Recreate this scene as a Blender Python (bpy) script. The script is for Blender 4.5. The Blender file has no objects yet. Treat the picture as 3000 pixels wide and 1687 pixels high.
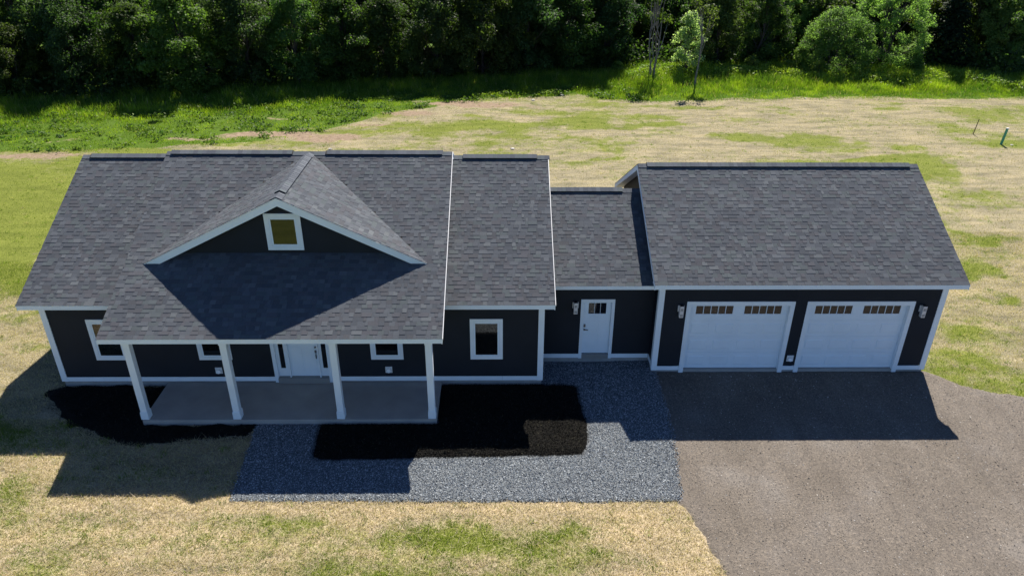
import bpy, math, random
import numpy as np
from mathutils import Matrix, Vector

random.seed(7)
RNG = np.random.default_rng(11)
scene = bpy.context.scene
COL = scene.collection

# ------------------------------------------------------------------ camera
cam_d = bpy.data.cameras.new("camera")
cam_d.sensor_width = 36.0
cam_d.lens = 2160.13 / 3000.0 * 36.0
cam_d.clip_start = 0.1
cam_d.clip_end = 3000
cam = bpy.data.objects.new("camera", cam_d)
COL.objects.link(cam)
_yaw, _pitch, _roll = 0.0156, -0.4859, 0.0063
_fw = Vector((math.sin(_yaw) * math.cos(_pitch), math.cos(_yaw) * math.cos(_pitch), math.sin(_pitch)))
_rt = Vector((math.cos(_yaw), -math.sin(_yaw), 0))
_up = _rt.cross(_fw)
_r2 = math.cos(_roll) * _rt + math.sin(_roll) * _up
_u2 = -math.sin(_roll) * _rt + math.cos(_roll) * _up
CAM = Vector((13.538, -18.994, 13.377))
cam.matrix_world = Matrix(((_r2.x, _u2.x, -_fw.x, CAM.x), (_r2.y, _u2.y, -_fw.y, CAM.y),
                           (_r2.z, _u2.z, -_fw.z, CAM.z), (0, 0, 0, 1)))
scene.camera = cam

# ------------------------------------------------------------------ light
SUN_EL, SUN_AZ = math.radians(49.5), math.radians(17.7)      # azimuth from +Y towards +X
world = bpy.data.worlds.new("World")
scene.world = world
world.use_nodes = True
wn = world.node_tree
bg = wn.nodes["Background"]
sky = wn.nodes.new("ShaderNodeTexSky")
sky.sky_type = 'NISHITA'
sky.sun_disc = False
sky.sun_elevation = SUN_EL
sky.sun_rotation = SUN_AZ
sky.altitude = 200
sky.air_density = 0.5
sky.dust_density = 0.0
sky.ozone_density = 6.5
wn.links.new(sky.outputs[0], bg.inputs[0])
bg.inputs[1].default_value = 0.09
sun_d = bpy.data.lights.new("sun", 'SUN')
sun_d.energy = 5.0
sun_d.angle = math.radians(0.53)
sun_d.color = (1.0, 0.93, 0.83)
sun = bpy.data.objects.new("sun", sun_d)
COL.objects.link(sun)
sd = Vector((math.sin(SUN_AZ) * math.cos(SUN_EL), math.cos(SUN_AZ) * math.cos(SUN_EL), math.sin(SUN_EL)))
sun.rotation_euler = sd.to_track_quat('Z', 'Y').to_euler()
sun.location = sd * 60

vs = scene.view_settings
vs.view_transform = 'Standard'
vs.look = 'None'
vs.exposure = 1.0
vs.gamma = 1.0
vs.use_curve_mapping = False
scene.cycles.use_denoising = True
scene.cycles.max_bounces = 6
scene.cycles.diffuse_bounces = 3
scene.cycles.transparent_max_bounces = 6
scene.cycles.sample_clamp_indirect = 6.0

# ------------------------------------------------------------------ helpers
def sstep(t):
    t = np.clip(t, 0, 1)
    return t * t * (3 - 2 * t)

class Noise:
    def __init__(self, seed):
        self.t = np.random.default_rng(seed).random((256, 256))
    def one(self, x, y):
        xi = np.floor(x).astype(int); yi = np.floor(y).astype(int)
        fx = sstep(x - xi); fy = sstep(y - yi)
        T = self.t
        a = T[yi % 256, xi % 256]; b = T[yi % 256, (xi + 1) % 256]
        c = T[(yi + 1) % 256, xi % 256]; d = T[(yi + 1) % 256, (xi + 1) % 256]
        return (a * (1 - fx) + b * fx) * (1 - fy) + (c * (1 - fx) + d * fx) * fy
    def fbm(self, x, y, scale, octv=4):
        x = np.asarray(x, float) * scale; y = np.asarray(y, float) * scale
        s = 0; a = .5; n = 0
        for k in range(octv):
            s = s + a * self.one(x + 17.3 * k, y - 9.1 * k); n += a
            x = x * 2.03; y = y * 2.03; a *= .5
        return s / n
N1, N2, N3 = Noise(1), Noise(2), Noise(3)

def mesh_np(name, V, F, mats=None, col=None, smooth=False):
    """V (n,3), F (m,k) array or list of arrays; one mesh, optional point colours"""
    me = bpy.data.meshes.new(name)
    V = np.asarray(V, np.float32)
    Fs = F if isinstance(F, list) else [F]
    Fs = [np.asarray(f, np.int32) for f in Fs if len(f)]
    nl = sum(f.size for f in Fs); npoly = sum(len(f) for f in Fs)
    me.vertices.add(len(V)); me.vertices.foreach_set("co", V.ravel())
    me.loops.add(nl); me.loops.foreach_set("vertex_index", np.concatenate([f.ravel() for f in Fs]))
    me.polygons.add(npoly)
    st = []; o = 0
    for f in Fs:
        st.append(o + np.arange(len(f)) * f.shape[1]); o += f.size
    me.polygons.foreach_set("loop_start", np.concatenate(st).astype(np.int32))
    me.polygons.foreach_set("use_smooth", np.full(npoly, bool(smooth)))
    me.update(calc_edges=True)
    if col is not None:
        a = me.color_attributes.new("Col", 'FLOAT_COLOR', 'POINT')
        c = np.ones((len(V), 4), np.float32); c[:, :col.shape[1]] = col
        a.data.foreach_set("color", c.ravel())
    for m in (mats or []):
        me.materials.append(m)
    return me

def link(name, me, parent=None, loc=None):
    o = bpy.data.objects.new(name, me)
    COL.objects.link(o)
    if parent is not None:
        o.parent = parent
    if loc is not None:
        o.location = loc
    return o

class MB:
    """collects boxes and prisms for one mesh"""
    def __init__(self):
        self.v = []; self.f = []
    def add(self, vs, fs):
        b = len(self.v); self.v += [tuple(x) for x in vs]; self.f += [tuple(i + b for i in f) for f in fs]
        return self
    def box(self, x0, x1, y0, y1, z0, z1):
        return self.add([(x0, y0, z0), (x1, y0, z0), (x1, y1, z0), (x0, y1, z0), (x0, y0, z1), (x1, y0, z1), (x1, y1, z1), (x0, y1, z1)],
                        [(0, 3, 2, 1), (4, 5, 6, 7), (0, 1, 5, 4), (1, 2, 6, 5), (2, 3, 7, 6), (3, 0, 4, 7)])
    def prism_x(self, prof, x0, x1):
        """profile [(y,z)] counter-clockwise seen from +x, extruded along x"""
        n = len(prof)
        vs = [(x0, y, z) for y, z in prof] + [(x1, y, z) for y, z in prof]
        fs = [tuple(range(n))[::-1], tuple(range(n, 2 * n))]
        fs += [(i, (i + 1) % n, n + (i + 1) % n, n + i) for i in range(n)]
        return self.add(vs, fs)
    def prism_y(self, prof, y0, y1):
        n = len(prof)
        vs = [(x, y0, z) for x, z in prof] + [(x, y1, z) for x, z in prof]
        fs = [tuple(range(n)), tuple(range(n, 2 * n))[::-1]]
        fs += [(i, n + i, n + (i + 1) % n, (i + 1) % n) for i in range(n)]
        return self.add(vs, fs)
    def cyl(self, c, r, h, axis='z', n=16, r2=None):
        r2 = r if r2 is None else r2
        vs = []
        for k, (rr, t) in enumerate(((r, 0), (r2, h))):
            for i in range(n):
                a = 2 * math.pi * i / n; p, q = rr * math.cos(a), rr * math.sin(a)
                vs.append({'z': (c[0] + p, c[1] + q, c[2] + t), 'y': (c[0] + p, c[1] + t, c[2] + q), 'x': (c[0] + t, c[1] + p, c[2] + q)}[axis])
        fs = [tuple(range(n))[::-1], tuple(range(n, 2 * n))] + [(i, (i + 1) % n, n + (i + 1) % n, n + i) for i in range(n)]
        return self.add(vs, fs)
    def build(self, name, mat, parent=None, bevel=0.0, smooth=False):
        me = bpy.data.meshes.new(name)
        me.from_pydata(self.v, [], self.f); me.update()
        import bmesh
        bm = bmesh.new(); bm.from_mesh(me)
        bmesh.ops.recalc_face_normals(bm, faces=bm.faces)
        if bevel:
            bmesh.ops.bevel(bm, geom=[e for e in bm.edges], offset=bevel, segments=1, affect='EDGES', clamp_overlap=True)
        bm.to_mesh(me); bm.free()
        if smooth:
            for p in me.polygons: p.use_smooth = True
        if mat: me.materials.append(mat)
        return link(name, me, parent)

def tag(o, label=None, cat=None, group=None, kind=None):
    if label: o["label"] = label
    if cat: o["category"] = cat
    if group: o["group"] = group
    if kind: o["kind"] = kind
    return o

def empty(name, loc, label, cat, group=None):
    o = bpy.data.objects.new(name, None); COL.objects.link(o); o.location = loc
    o.empty_display_size = .2
    return tag(o, label, cat, group)

# ------------------------------------------------------------------ materials
def mat(name, base=(.5, .5, .5), rough=.6, spec=.4, metal=0.0):
    m = bpy.data.materials.new(name); m.use_nodes = True
    b = m.node_tree.nodes["Principled BSDF"]
    b.inputs["Base Color"].default_value = (*base, 1)
    b.inputs["Roughness"].default_value = rough
    b.inputs["Specular IOR Level"].default_value = spec
    b.inputs["Metallic"].default_value = metal
    return m, m.node_tree, b

def nd(nt, t, **kw):
    n = nt.nodes.new(t)
    for k, v in kw.items():
        if k.startswith("i_"):
            n.inputs[k[2:].replace("_", " ")].default_value = v
        else:
            setattr(n, k, v)
    return n

def noise_node(nt, scale, detail=4.0, rough=.55, vec=None):
    n = nt.nodes.new("ShaderNodeTexNoise")
    n.inputs["Scale"].default_value = scale; n.inputs["Detail"].default_value = detail; n.inputs["Roughness"].default_value = rough
    if vec is None:
        g = nt.nodes.new("ShaderNodeNewGeometry"); vec = g.outputs["Position"]
    nt.links.new(vec, n.inputs["Vector"])
    return n

def ramp(nt, src, stops):
    r = nt.nodes.new("ShaderNodeValToRGB")
    e = r.color_ramp.elements
    while len(e) < len(stops): e.new(.5)
    for k, (p, c) in enumerate(stops):
        e[k].position = p; e[k].color = (*c, 1) if len(c) == 3 else c
    nt.links.new(src, r.inputs[0])
    return r

def mix(nt, a, b, fac, mode='MIX'):
    m = nt.nodes.new("ShaderNodeMix"); m.data_type = 'RGBA'; m.blend_type = mode
    for s, v in ((m.inputs[6], a), (m.inputs[7], b), (m.inputs[0], fac)):
        if isinstance(v, (int, float)): s.default_value = v
        elif isinstance(v, tuple): s.default_value = (*v, 1)
        else: nt.links.new(v, s)
    return m.outputs[2]

def bump(nt, b, h, strength=.3, dist=.01):
    n = nt.nodes.new("ShaderNodeBump"); n.inputs["Strength"].default_value = strength; n.inputs["Distance"].default_value = dist
    nt.links.new(h, n.inputs["Height"]); nt.links.new(n.outputs[0], b.inputs["Normal"])

def varied(name, base, rough, spec=.3, amt=.12, scale=3.0, fine=40.0, bstr=.0):
    """plain coating with slight cloudy wear"""
    m, nt, b = mat(name, base, rough, spec)
    n = noise_node(nt, scale, 5)
    lo = tuple(c * (1 - amt) for c in base); hi = tuple(min(1, c * (1 + amt)) for c in base)
    r = ramp(nt, n.outputs[0], [(.3, lo), (.7, hi)])
    nt.links.new(r.outputs[0], b.inputs["Base Color"])
    if bstr:
        f = noise_node(nt, fine, 3); bump(nt, b, f.outputs[0], bstr, .004)
    return m

def colattr(nt):
    a = nt.nodes.new("ShaderNodeAttribute"); a.attribute_name = "Col"
    return a.outputs["Color"]

M = {}
M['white'] = varied('white_trim', (.78, .84, .87), .55, .3, .04, 1.5)
M['door'] = varied('white_door_paint', (.76, .84, .89), .5, .3, .03, 2.0, 90, .05)
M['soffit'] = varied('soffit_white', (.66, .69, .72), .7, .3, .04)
M['siding'] = varied('charcoal_lap_siding', (.0125, .0160, .0225), .6, .2, .16, 1.2, 25, .08)
M['concrete'] = varied('porch_concrete', (.36, .34, .31), .85, .25, .10, 1.4, 60, .25)
M['foundation'] = varied('foundation_concrete', (.33, .32, .30), .9, .2, .15, 2.5, 40, .3)
M['nickel'], _, _ = mat('brushed_nickel', (.22, .22, .23), .35, .5, .9)
M['darkmetal'], _, _ = mat('dark_slot', (.02, .02, .022), .5, .4)
M['threshold'], _, _ = mat('metal_threshold', (.30, .29, .27), .5, .4, .3)
M['lampmetal'], _, _ = mat('silver_lamp_metal', (.62, .63, .64), .35, .5, .25)
M['vent_plastic'], _, _ = mat('vent_plastic', (.66, .66, .65), .6, .3)
M['vent_black'], _, _ = mat('ridge_vent_black', (.018, .018, .02), .7, .3)
M['flash'], _, _ = mat('drip_edge_white', (.78, .78, .78), .4, .5)

m, nt, b = mat('window_glass', (.006, .007, .008), .015, .5)
b.inputs["IOR"].default_value = 1.7
M['glass'] = m

m, nt, b = mat('asphalt_shingle', (.1, .1, .1), .92, .06)
c = colattr(nt)
f = noise_node(nt, 130, 3, .7); f2 = noise_node(nt, .7, 4)
r1 = ramp(nt, f.outputs[0], [(.25, (.62, .62, .62)), (.75, (1.38, 1.38, 1.38))])
r2 = ramp(nt, f2.outputs[0], [(.3, (.92, .92, .93)), (.7, (1.08, 1.07, 1.06))])
o = mix(nt, c, r1.outputs[0], 1.0, 'MULTIPLY'); o = mix(nt, o, r2.outputs[0], 1.0, 'MULTIPLY')
nt.links.new(o, b.inputs["Base Color"]); bump(nt, b, f.outputs[0], .12, .002)
M['shingle'] = m
m, nt, b = mat('roof_back_shingle', (.1, .1, .105), .9, .25)
br = nt.nodes.new("ShaderNodeTexBrick"); br.inputs["Scale"].default_value = 3.4
br.inputs["Color1"].default_value = (.07, .075, .085, 1); br.inputs["Color2"].default_value = (.05, .055, .065, 1); br.inputs["Mortar"].default_value = (.03, .03, .03, 1)
nt.links.new(br.outputs[0], b.inputs["Base Color"])
M['shingle_back'] = m

def leafy(name, trans=.35, rough=.6, spec=.25, objvar=True, tcm=(1.7, 1.9, .75)):
    m = bpy.data.materials.new(name); m.use_nodes = True
    nt = m.node_tree; b = nt.nodes["Principled BSDF"]; out = nt.nodes["Material Output"]
    c = colattr(nt)
    if objvar:
        oi = nt.nodes.new("ShaderNodeObjectInfo")
        h = nt.nodes.new("ShaderNodeHueSaturation")
        mr = nt.nodes.new("ShaderNodeMapRange"); mr.inputs[3].default_value = .475; mr.inputs[4].default_value = .52
        nt.links.new(oi.outputs["Random"], mr.inputs[0]); nt.links.new(mr.outputs[0], h.inputs["Hue"])
        mv = nt.nodes.new("ShaderNodeMath"); mv.operation = 'MULTIPLY'; mv.inputs[1].default_value = 7.13
        fr = nt.nodes.new("ShaderNodeMath"); fr.operation = 'FRACT'
        nt.links.new(oi.outputs["Random"], mv.inputs[0]); nt.links.new(mv.outputs[0], fr.inputs[0])
        m2 = nt.nodes.new("ShaderNodeMapRange"); m2.inputs[3].default_value = .7; m2.inputs[4].default_value = 1.4
        nt.links.new(fr.outputs[0], m2.inputs[0]); nt.links.new(m2.outputs[0], h.inputs["Value"])
        nt.links.new(c, h.inputs["Color"]); c = h.outputs[0]
    nt.links.new(c, b.inputs["Base Color"])
    b.inputs["Roughness"].default_value = rough; b.inputs["Specular IOR Level"].default_value = spec
    t = nt.nodes.new("ShaderNodeBsdfTranslucent")
    tc = mix(nt, c, tcm, 1.0, 'MULTIPLY')
    nt.links.new(tc, t.inputs[0])
    ms = nt.nodes.new("ShaderNodeMixShader"); ms.inputs[0].default_value = trans
    nt.links.new(b.outputs[0], ms.inputs[1]); nt.links.new(t.outputs[0], ms.inputs[2]); nt.links.new(ms.outputs[0], out.inputs[0])
    return m
M['leaf'] = leafy('broad_leaves', .5)
M['leaf_light'] = leafy('thin_willow_leaves', .6, .6, .2, False, (2.3, 2.6, 1.1))
M['needle'] = leafy('spruce_needles', .12, .7, .15)
M['blade'] = leafy('grass_blades', .35, .6, .2, False)
M['bark'] = varied('bark', (.065, .056, .048), .9, .2, .35, 6, 30, .5)
M['bark_pale'] = varied('pale_grey_bark', (.19, .175, .16), .9, .2, .3, 6, 30, .5)

# vertex-coloured loose pieces (stones, chips)
def pieces(name, rough=.8, spec=.3, fine=60):
    m, nt, b = mat(name, (.2, .2, .2), rough, spec)
    c = colattr(nt); f = noise_node(nt, fine, 3)
    r = ramp(nt, f.outputs[0], [(.3, (.75, .75, .75)), (.7, (1.25, 1.25, 1.25))])
    nt.links.new(mix(nt, c, r.outputs[0], 1.0, 'MULTIPLY'), b.inputs["Base Color"])
    return m
M['stone'] = pieces('crushed_stone', .75, .35)
M['chip'] = pieces('mulch_chips', .95, .1)

# lawn: point colour R = green, G = bare soil, B = lushness (tall-grass floor)
m, nt, b = mat('lawn', (.3, .25, .15), .95, .1)
sep = nt.nodes.new("ShaderNodeSeparateColor"); nt.links.new(colattr(nt), sep.inputs[0])
n_f = noise_node(nt, 22, 6, .7); n_m = noise_node(nt, 4.5, 5, .65); n_s = noise_node(nt, 70, 3, .7)
hay = ramp(nt, n_f.outputs[0], [(.30, (.19, .142, .092)), (.5, (.37, .30, .212)), (.70, (.55, .465, .345))])
dry = ramp(nt, n_f.outputs[0], [(.30, (.12, .098, .058)), (.5, (.265, .228, .148)), (.70, (.42, .37, .26))])
aa = nt.nodes.new("ShaderNodeAttribute"); aa.attribute_name = "Col"
straw_o = mix(nt, dry.outputs[0], hay.outputs[0], aa.outputs["Alpha"])
green = ramp(nt, n_f.outputs[0], [(.28, (.045, .065, .007)), (.5, (.125, .158, .014)), (.75, (.225, .25, .04))])
lush = ramp(nt, n_f.outputs[0], [(.3, (.030, .062, .006)), (.6, (.085, .145, .014)), (.8, (.15, .21, .03))])
soil = ramp(nt, n_m.outputs[0], [(.3, (.16, .115, .078)), (.7, (.30, .23, .165))])
def thresh(ch, lo, hi, nz=n_m, amp=.9):
    a = nt.nodes.new("ShaderNodeMath"); a.operation = 'MULTIPLY_ADD'; a.inputs[1].default_value = amp; a.inputs[2].default_value = -amp * .5
    nt.links.new(nz.outputs[0], a.inputs[0])
    s = nt.nodes.new("ShaderNodeMath"); s.operation = 'ADD'; nt.links.new(ch, s.inputs[0]); nt.links.new(a.outputs[0], s.inputs[1])
    r = nt.nodes.new("ShaderNodeMapRange"); r.interpolation_type = 'SMOOTHSTEP'; r.inputs[1].default_value = lo; r.inputs[2].default_value = hi
    nt.links.new(s.outputs[0], r.inputs[0]); return r.outputs[0]
gp = nt.nodes.new("ShaderNodeNewGeometry"); mp = nt.nodes.new("ShaderNodeMapping"); mp.inputs["Scale"].default_value = (.45, 1.6, 1); mp.inputs["Rotation"].default_value = (0, 0, .12)
nt.links.new(gp.outputs["Position"], mp.inputs[0])
wide = noise_node(nt, .9, 7, .72, mp.outputs[0])
tone = ramp(nt, wide.outputs[0], [(.3, (.66, .68, .70)), (.52, (.98, .98, .98)), (.72, (1.2, 1.17, 1.14))])
strawt = mix(nt, straw_o, tone.outputs[0], 1.0, 'MULTIPLY')
n_b = noise_node(nt, 2.2, 9, .78)
n_h = noise_node(nt, 38, 4, .8)
gf0 = thresh(sep.outputs[0], .08, .98, n_b, 1.6)
gf1 = thresh(gf0, .10, .90, n_h, 1.6)
cp = nt.nodes.new("ShaderNodeMapRange"); cp.inputs[3].default_value = .05; cp.inputs[4].default_value = .9
nt.links.new(gf1, cp.inputs[0]); capped = cp.outputs[0]
o = mix(nt, strawt, green.outputs[0], capped)
o = mix(nt, o, tone.outputs[0], .8, 'MULTIPLY')
o = mix(nt, o, lush.outputs[0], thresh(sep.outputs[2], .4, .6))
o = mix(nt, o, soil.outputs[0], thresh(sep.outputs[1], .35, .65))
sp = ramp(nt, n_s.outputs[0], [(.3, (.78, .78, .78)), (.7, (1.22, 1.22, 1.22))])
o = mix(nt, o, sp.outputs[0], 1.0, 'MULTIPLY')
nt.links.new(o, b.inputs["Base Color"]); bump(nt, b, n_f.outputs[0], .5, .03)
M['lawn'] = m

m, nt, b = mat('asphalt_millings', (.2, .18, .16), .92, .2)
a1 = noise_node(nt, .55, 5, .6); a2 = noise_node(nt, 19, 6, .8); a3 = noise_node(nt, 48, 3, .8)
base = ramp(nt, a1.outputs[0], [(.32, (.119, .104, .089)), (.55, (.146, .129, .113)), (.75, (.173, .160, .149))])
gpd = nt.nodes.new("ShaderNodeNewGeometry"); mpd = nt.nodes.new("ShaderNodeMapping"); mpd.inputs["Rotation"].default_value = (0, 0, .5); mpd.inputs["Scale"].default_value = (2.2, .22, 1)
nt.links.new(gpd.outputs["Position"], mpd.inputs[0]); a4 = noise_node(nt, 1.0, 5, .6, mpd.outputs[0])
trk = ramp(nt, a4.outputs[0], [(.35, (.94, .93, .92)), (.5, (1.03, 1.02, 1.0)), (.68, (1.10, 1.09, 1.07))])
sp1 = ramp(nt, a2.outputs[0], [(.3, (.5, .5, .5)), (.5, (1, 1, 1)), (.70, (1.75, 1.68, 1.55))])
sp2 = ramp(nt, a3.outputs[0], [(.28, (.55, .55, .56)), (.55, (1, 1, 1)), (.75, (1.7, 1.62, 1.5))])
o = mix(nt, base.outputs[0], sp1.outputs[0], 1.0, 'MULTIPLY'); o = mix(nt, o, sp2.outputs[0], 1.0, 'MULTIPLY')
o = mix(nt, o, trk.outputs[0], 1.0, 'MULTIPLY')
nt.links.new(o, b.inputs["Base Color"]); bump(nt, b, a2.outputs[0], .6, .02)
M['drive'] = m

m, nt, b = mat('gravel_bed', (.1, .11, .12), .9, .25)
v = nt.nodes.new("ShaderNodeTexVoronoi"); v.inputs["Scale"].default_value = 34
g_ = nt.nodes.new("ShaderNodeNewGeometry"); nt.links.new(g_.outputs["Position"], v.inputs["Vector"])
r = ramp(nt, v.outputs["Distance"], [(.0, (.20, .22, .235)), (.6, (.09, .10, .11)), (1, (.03, .03, .035))])
nt.links.new(r.outputs[0], b.inputs["Base Color"]); M['gravel'] = m

m, nt, b = mat('black_mulch', (.02, .018, .016), .95, .1)
n = noise_node(nt, 45, 5, .8); r = ramp(nt, n.outputs[0], [(.3, (.005, .0045, .004)), (.6, (.013, .012, .0105)), (.8, (.03, .027, .023))])
nt.links.new(r.outputs[0], b.inputs["Base Color"]); bump(nt, b, n.outputs[0], .8, .03); M['mulch'] = m

# ------------------------------------------------------------------ terrain
def gz(x, y):
    x = np.asarray(x, float); y = np.asarray(y, float)
    z = -.10 - .10 * sstep(-y / 4.6) - .02 * np.clip((-y - 4.6) / 5, 0, 3)
    z = z + .05 * sstep((x - 16.0) / 2.5) * sstep((y + 7) / 5) * sstep((3 - y) / 2.5) * sstep((36 - x) / 6)
    far = sstep((y - 14) / 12) + sstep((-2 - x) / 8) + sstep((x - 34) / 8)
    z = z + np.clip(far, 0, 1) * (N1.fbm(x, y, .09, 3) - .5) * .35
    return z

# where the mown straw lawn ends and the uncut green bank begins
_gx = [-400, -40, -16, -11, -4.2, 1, 4.8, 8.3, 12, 19.5, 22, 27, 39, 54, 70, 400]
_gy = [23, 23.2, 23.6, 23.7, 25.2, 27.3, 32.0, 34.6, 36.5, 38.7, 36.9, 36.4, 37.3, 38.1, 38, 38]
_tx = [-400, -40, -22, -7, 5, 18, 29, 39.5, 45, 52, 56, 70, 400]
_ty = [33, 33, 33.8, 38.5, 40.8, 43.8, 47, 46.5, 44.5, 46.5, 42, 42, 42]
def green_edge(x): return np.interp(x, _gx, _gy)
def tree_edge(x): return np.interp(x, _tx, _ty)

BLOBS = [  # x, y, rx, ry, amount : green patches in the straw
    (12.3, -6.2, 1.7, .38, .48), (5.3, -6.0, 2.2, .6, .34), (1.0, -4.3, .9, .9, .4), (3.4, -6.9, 1.0, .4, .3),
    (15.1, -5.6, .7, .35, .5), (12.6, -7.3, 1.4, .4, .42), (10.1, -7.3, 1.4, .45, .42), (15.8, -6.8, .8, .3, .3), (8.0, -5.6, 1.6, .4, .45),
    (33.2, 8.0, 1.3, .9, 1.0), (32.6, 5.6, 1.0, .6, .9), (30.2, 3.1, 1.3, .6, 1.1), (28.6, 1.4, .7, .4, .5), (35, 12, 1.3, 1.6, .4),
    (41.4, 34.4, .9, .5, .6), (33.5, 26.8, 2.6, .9, .6), (38.3, 22.4, 2.4, 1.4, .55), (44.0, 28.6, 2.4, .9, .7), (45.4, 25.0, 2.2, 1.1, .75),
    (28.6, 27.2, 1.6, .8, .4), (13.2, 24.0, 1.4, .8, .5), (25, 30, 2.6, .8, .45), (13.2, 29, 2.2, 1.2, .6), (19.5, 31.5, 2.5, 1.2, .55), (8.5, 29.5, 2.6, 1.4, .5),
    (11.5, 31.5, 1.2, .8, .7), (22, 33.5, 2.0, .7, .4), (5.0, 28.2, 2.6, 1.2, .5),
    (-12, 17, 5.5, 5, .55), (-8.5, 11, 3.0, 3.5, .5), (-6.2, 8.0, 2.4, .9, .65), (-3.6, 5.0, 1.0, .8, .4), (-16, 12, 6, 8, .5)]
SOIL = [(7.5, 32.6, 2.3, .8, .8), (10.2, 35.6, 2.6, .9, .9), (14.1, 35.2, 2.2, .8, .7), (-1.8, 27.6, 3.4, .7, .9), (2.4, 26.6, 3.0, .8, .9), (-6, 26.5, 2.5, .4, .6), (-14, 26.0, 2.5, .35, .5), (4.5, 30, 1.6, .5, .7), (-2, 31.5, 1.4, .35, .6), (1.5, 29.0, 1.6, .35, .6),
        (-13.3, 22.8, 5.5, .7, .7), (26.5, 35.5, 6, .5, .45), (44.5, 36.7, 9, .5, .5), (46.5, 33.0, 3.5, .8, .45), (28.0, -.1, 1.2, .35, .35)]

def lawn_mask(x, y):
    x0, y0 = x, y
    wx = (N1.fbm(x, y, .55, 4) - .5) * 3.4 + (N3.fbm(x, y, 2.2, 3) - .5) * 1.0; wy = (N2.fbm(x + 40, y, .55, 4) - .5) * 1.8 + (N1.fbm(x, y + 50, 2.2, 3) - .5) * .6
    nearf = np.where(y < -2, .45, 1.0)
    x, y = x + wx * nearf, y + wy * nearf
    q = N2.fbm(x, y, .16, 4); q2 = N3.fbm(x, y, .55, 4)
    # streaks follow the mowing direction, mostly left to right
    q3 = N1.fbm(x * .35, y * 1.5, .6, 5)
    g = np.clip((q - .5) * 1.2 + (q2 - .5) * .7 + (q3 - .5) * 1.2 + .24, 0, 1)
    front = sstep((-2 - y) / 2)
    g = g * (1 - .25 * front)
    for bx, by, rx, ry, a in BLOBS:
        d = ((x - bx) / rx) ** 2 + ((y - by) / ry) ** 2
        g = g + a * np.exp(-d * .9)
    # dry strip along the gravel and the drive
    g = g * (1 - .85 * np.exp(-((y + 5.15) / .35) ** 2) * sstep((x - 6) / 1) * sstep((19 - x) / 1))
    s = np.zeros_like(g)
    for bx, by, rx, ry, a in SOIL:
        d = ((x - bx) / rx) ** 2 + ((y - by) / ry) ** 2
        s = s + a * np.exp(-d * .8)
    x, y = x0, y0
    g = g + .22 * sstep((-1.5 - x) / 2.5) * sstep((y - 2) / 5)
    ge = green_edge(x) + (N3.fbm(x, y, .35, 3) - .5) * 2.2
    l = sstep((y - ge + .3) / 1.2)
    g = g + .09 * sstep((y - 8) / 3) - .04 * sstep((x - 27) / 2) + .8 * sstep((-8.6 - y) / 2)
    return np.clip(g, 0, 1), np.clip(s, 0, 1), l

def axis(lo, hi, fine, out, steps=14):
    mid = np.arange(lo, hi + fine, fine)
    t = np.geomspace(fine * 2, out, steps)
    return np.concatenate([lo - t[::-1], mid, mid[-1] + t])
gx = axis(-30, 64, .24, 700); gy_ = axis(-9, 52, .24, 700)
GX, GY = np.meshgrid(gx, gy_)
GZ = gz(GX, GY)
gm, gs, gl = lawn_mask(GX.ravel(), GY.ravel())
nx, ny = len(gx), len(gy_)
idx = np.arange(nx * ny).reshape(ny, nx)
F = np.stack([idx[:-1, :-1], idx[:-1, 1:], idx[1:, 1:], idx[1:, :-1]], -1).reshape(-1, 4)
me = mesh_np("ground", np.stack([GX.ravel(), GY.ravel(), GZ.ravel()], 1), F, [M['lawn']], np.stack([gm, gs, gl, sstep((-1 - GY.ravel()) / 3) * sstep((GY.ravel() + 13) / 3)], 1), True)
tag(link("ground", me), kind="structure")

def in_poly(P, x, y):
    P = np.asarray(P); ins = np.zeros(x.shape, bool); j = len(P) - 1
    for i in range(len(P)):
        xi, yi = P[i]; xj, yj = P[j]
        c = ((yi > y) != (yj > y)) & (x < (xj - xi) * (y - yi) / (yj - yi + 1e-12) + xi)
        ins ^= c; j = i
    return ins
def edge_dist(P, x, y):
    P = np.asarray(P); d = np.full(x.shape, 1e9)
    for i in range(len(P)):
        a = P[i]; e = P[(i + 1) % len(P)] - a; L = e @ e + 1e-12
        t = np.clip(((x - a[0]) * e[0] + (y - a[1]) * e[1]) / L, 0, 1)
        d = np.minimum(d, np.hypot(x - a[0] - t * e[0], y - a[1] - t * e[1]))
    return d
def sdist(P, x, y):
    d = edge_dist(P, x, y); return np.where(in_poly(P, x, y), d, -d)

MULCH_R = [(11.4, .05), (14.75, .05), (15.75, .0), (15.95, -.15), (16.0, -1.5), (16.1, -1.9), (16.02, -2.75), (15.8, -3.25), (15.4, -3.32), (13, -3.36), (10.7, -3.42), (8.5, -3.45), (8.28, -3.3), (8.24, -2.6), (8.2, -1.85), (11.62, -1.85), (11.62, .05)]
MULCH_L = [(-.05, .05), (-.45, -.3), (-.15, -.7), (.15, -1.0), (.69, -1.5), (1.76, -2.18), (2.9, -2.65), (4.05, -2.72), (4.8, -2.46), (6.35, -2.42), (6.45, -1.85), (3.22, -1.85), (3.22, .05)]
GRAVEL = [(6.42, -1.86), (8.6, -1.86), (11.6, -1.86), (11.7, -.1), (14.7, -.1), (14.72, 1.3), (18.36, 1.3), (18.5, .6), (18.48, -1.2), (18.42, -2.6), (18.3, -3.8), (18.15, -4.95), (15.5, -4.98), (13, -4.95), (9.8, -4.9), (6.62, -4.88), (6.55, -3.8), (6.48, -2.8)]
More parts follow.
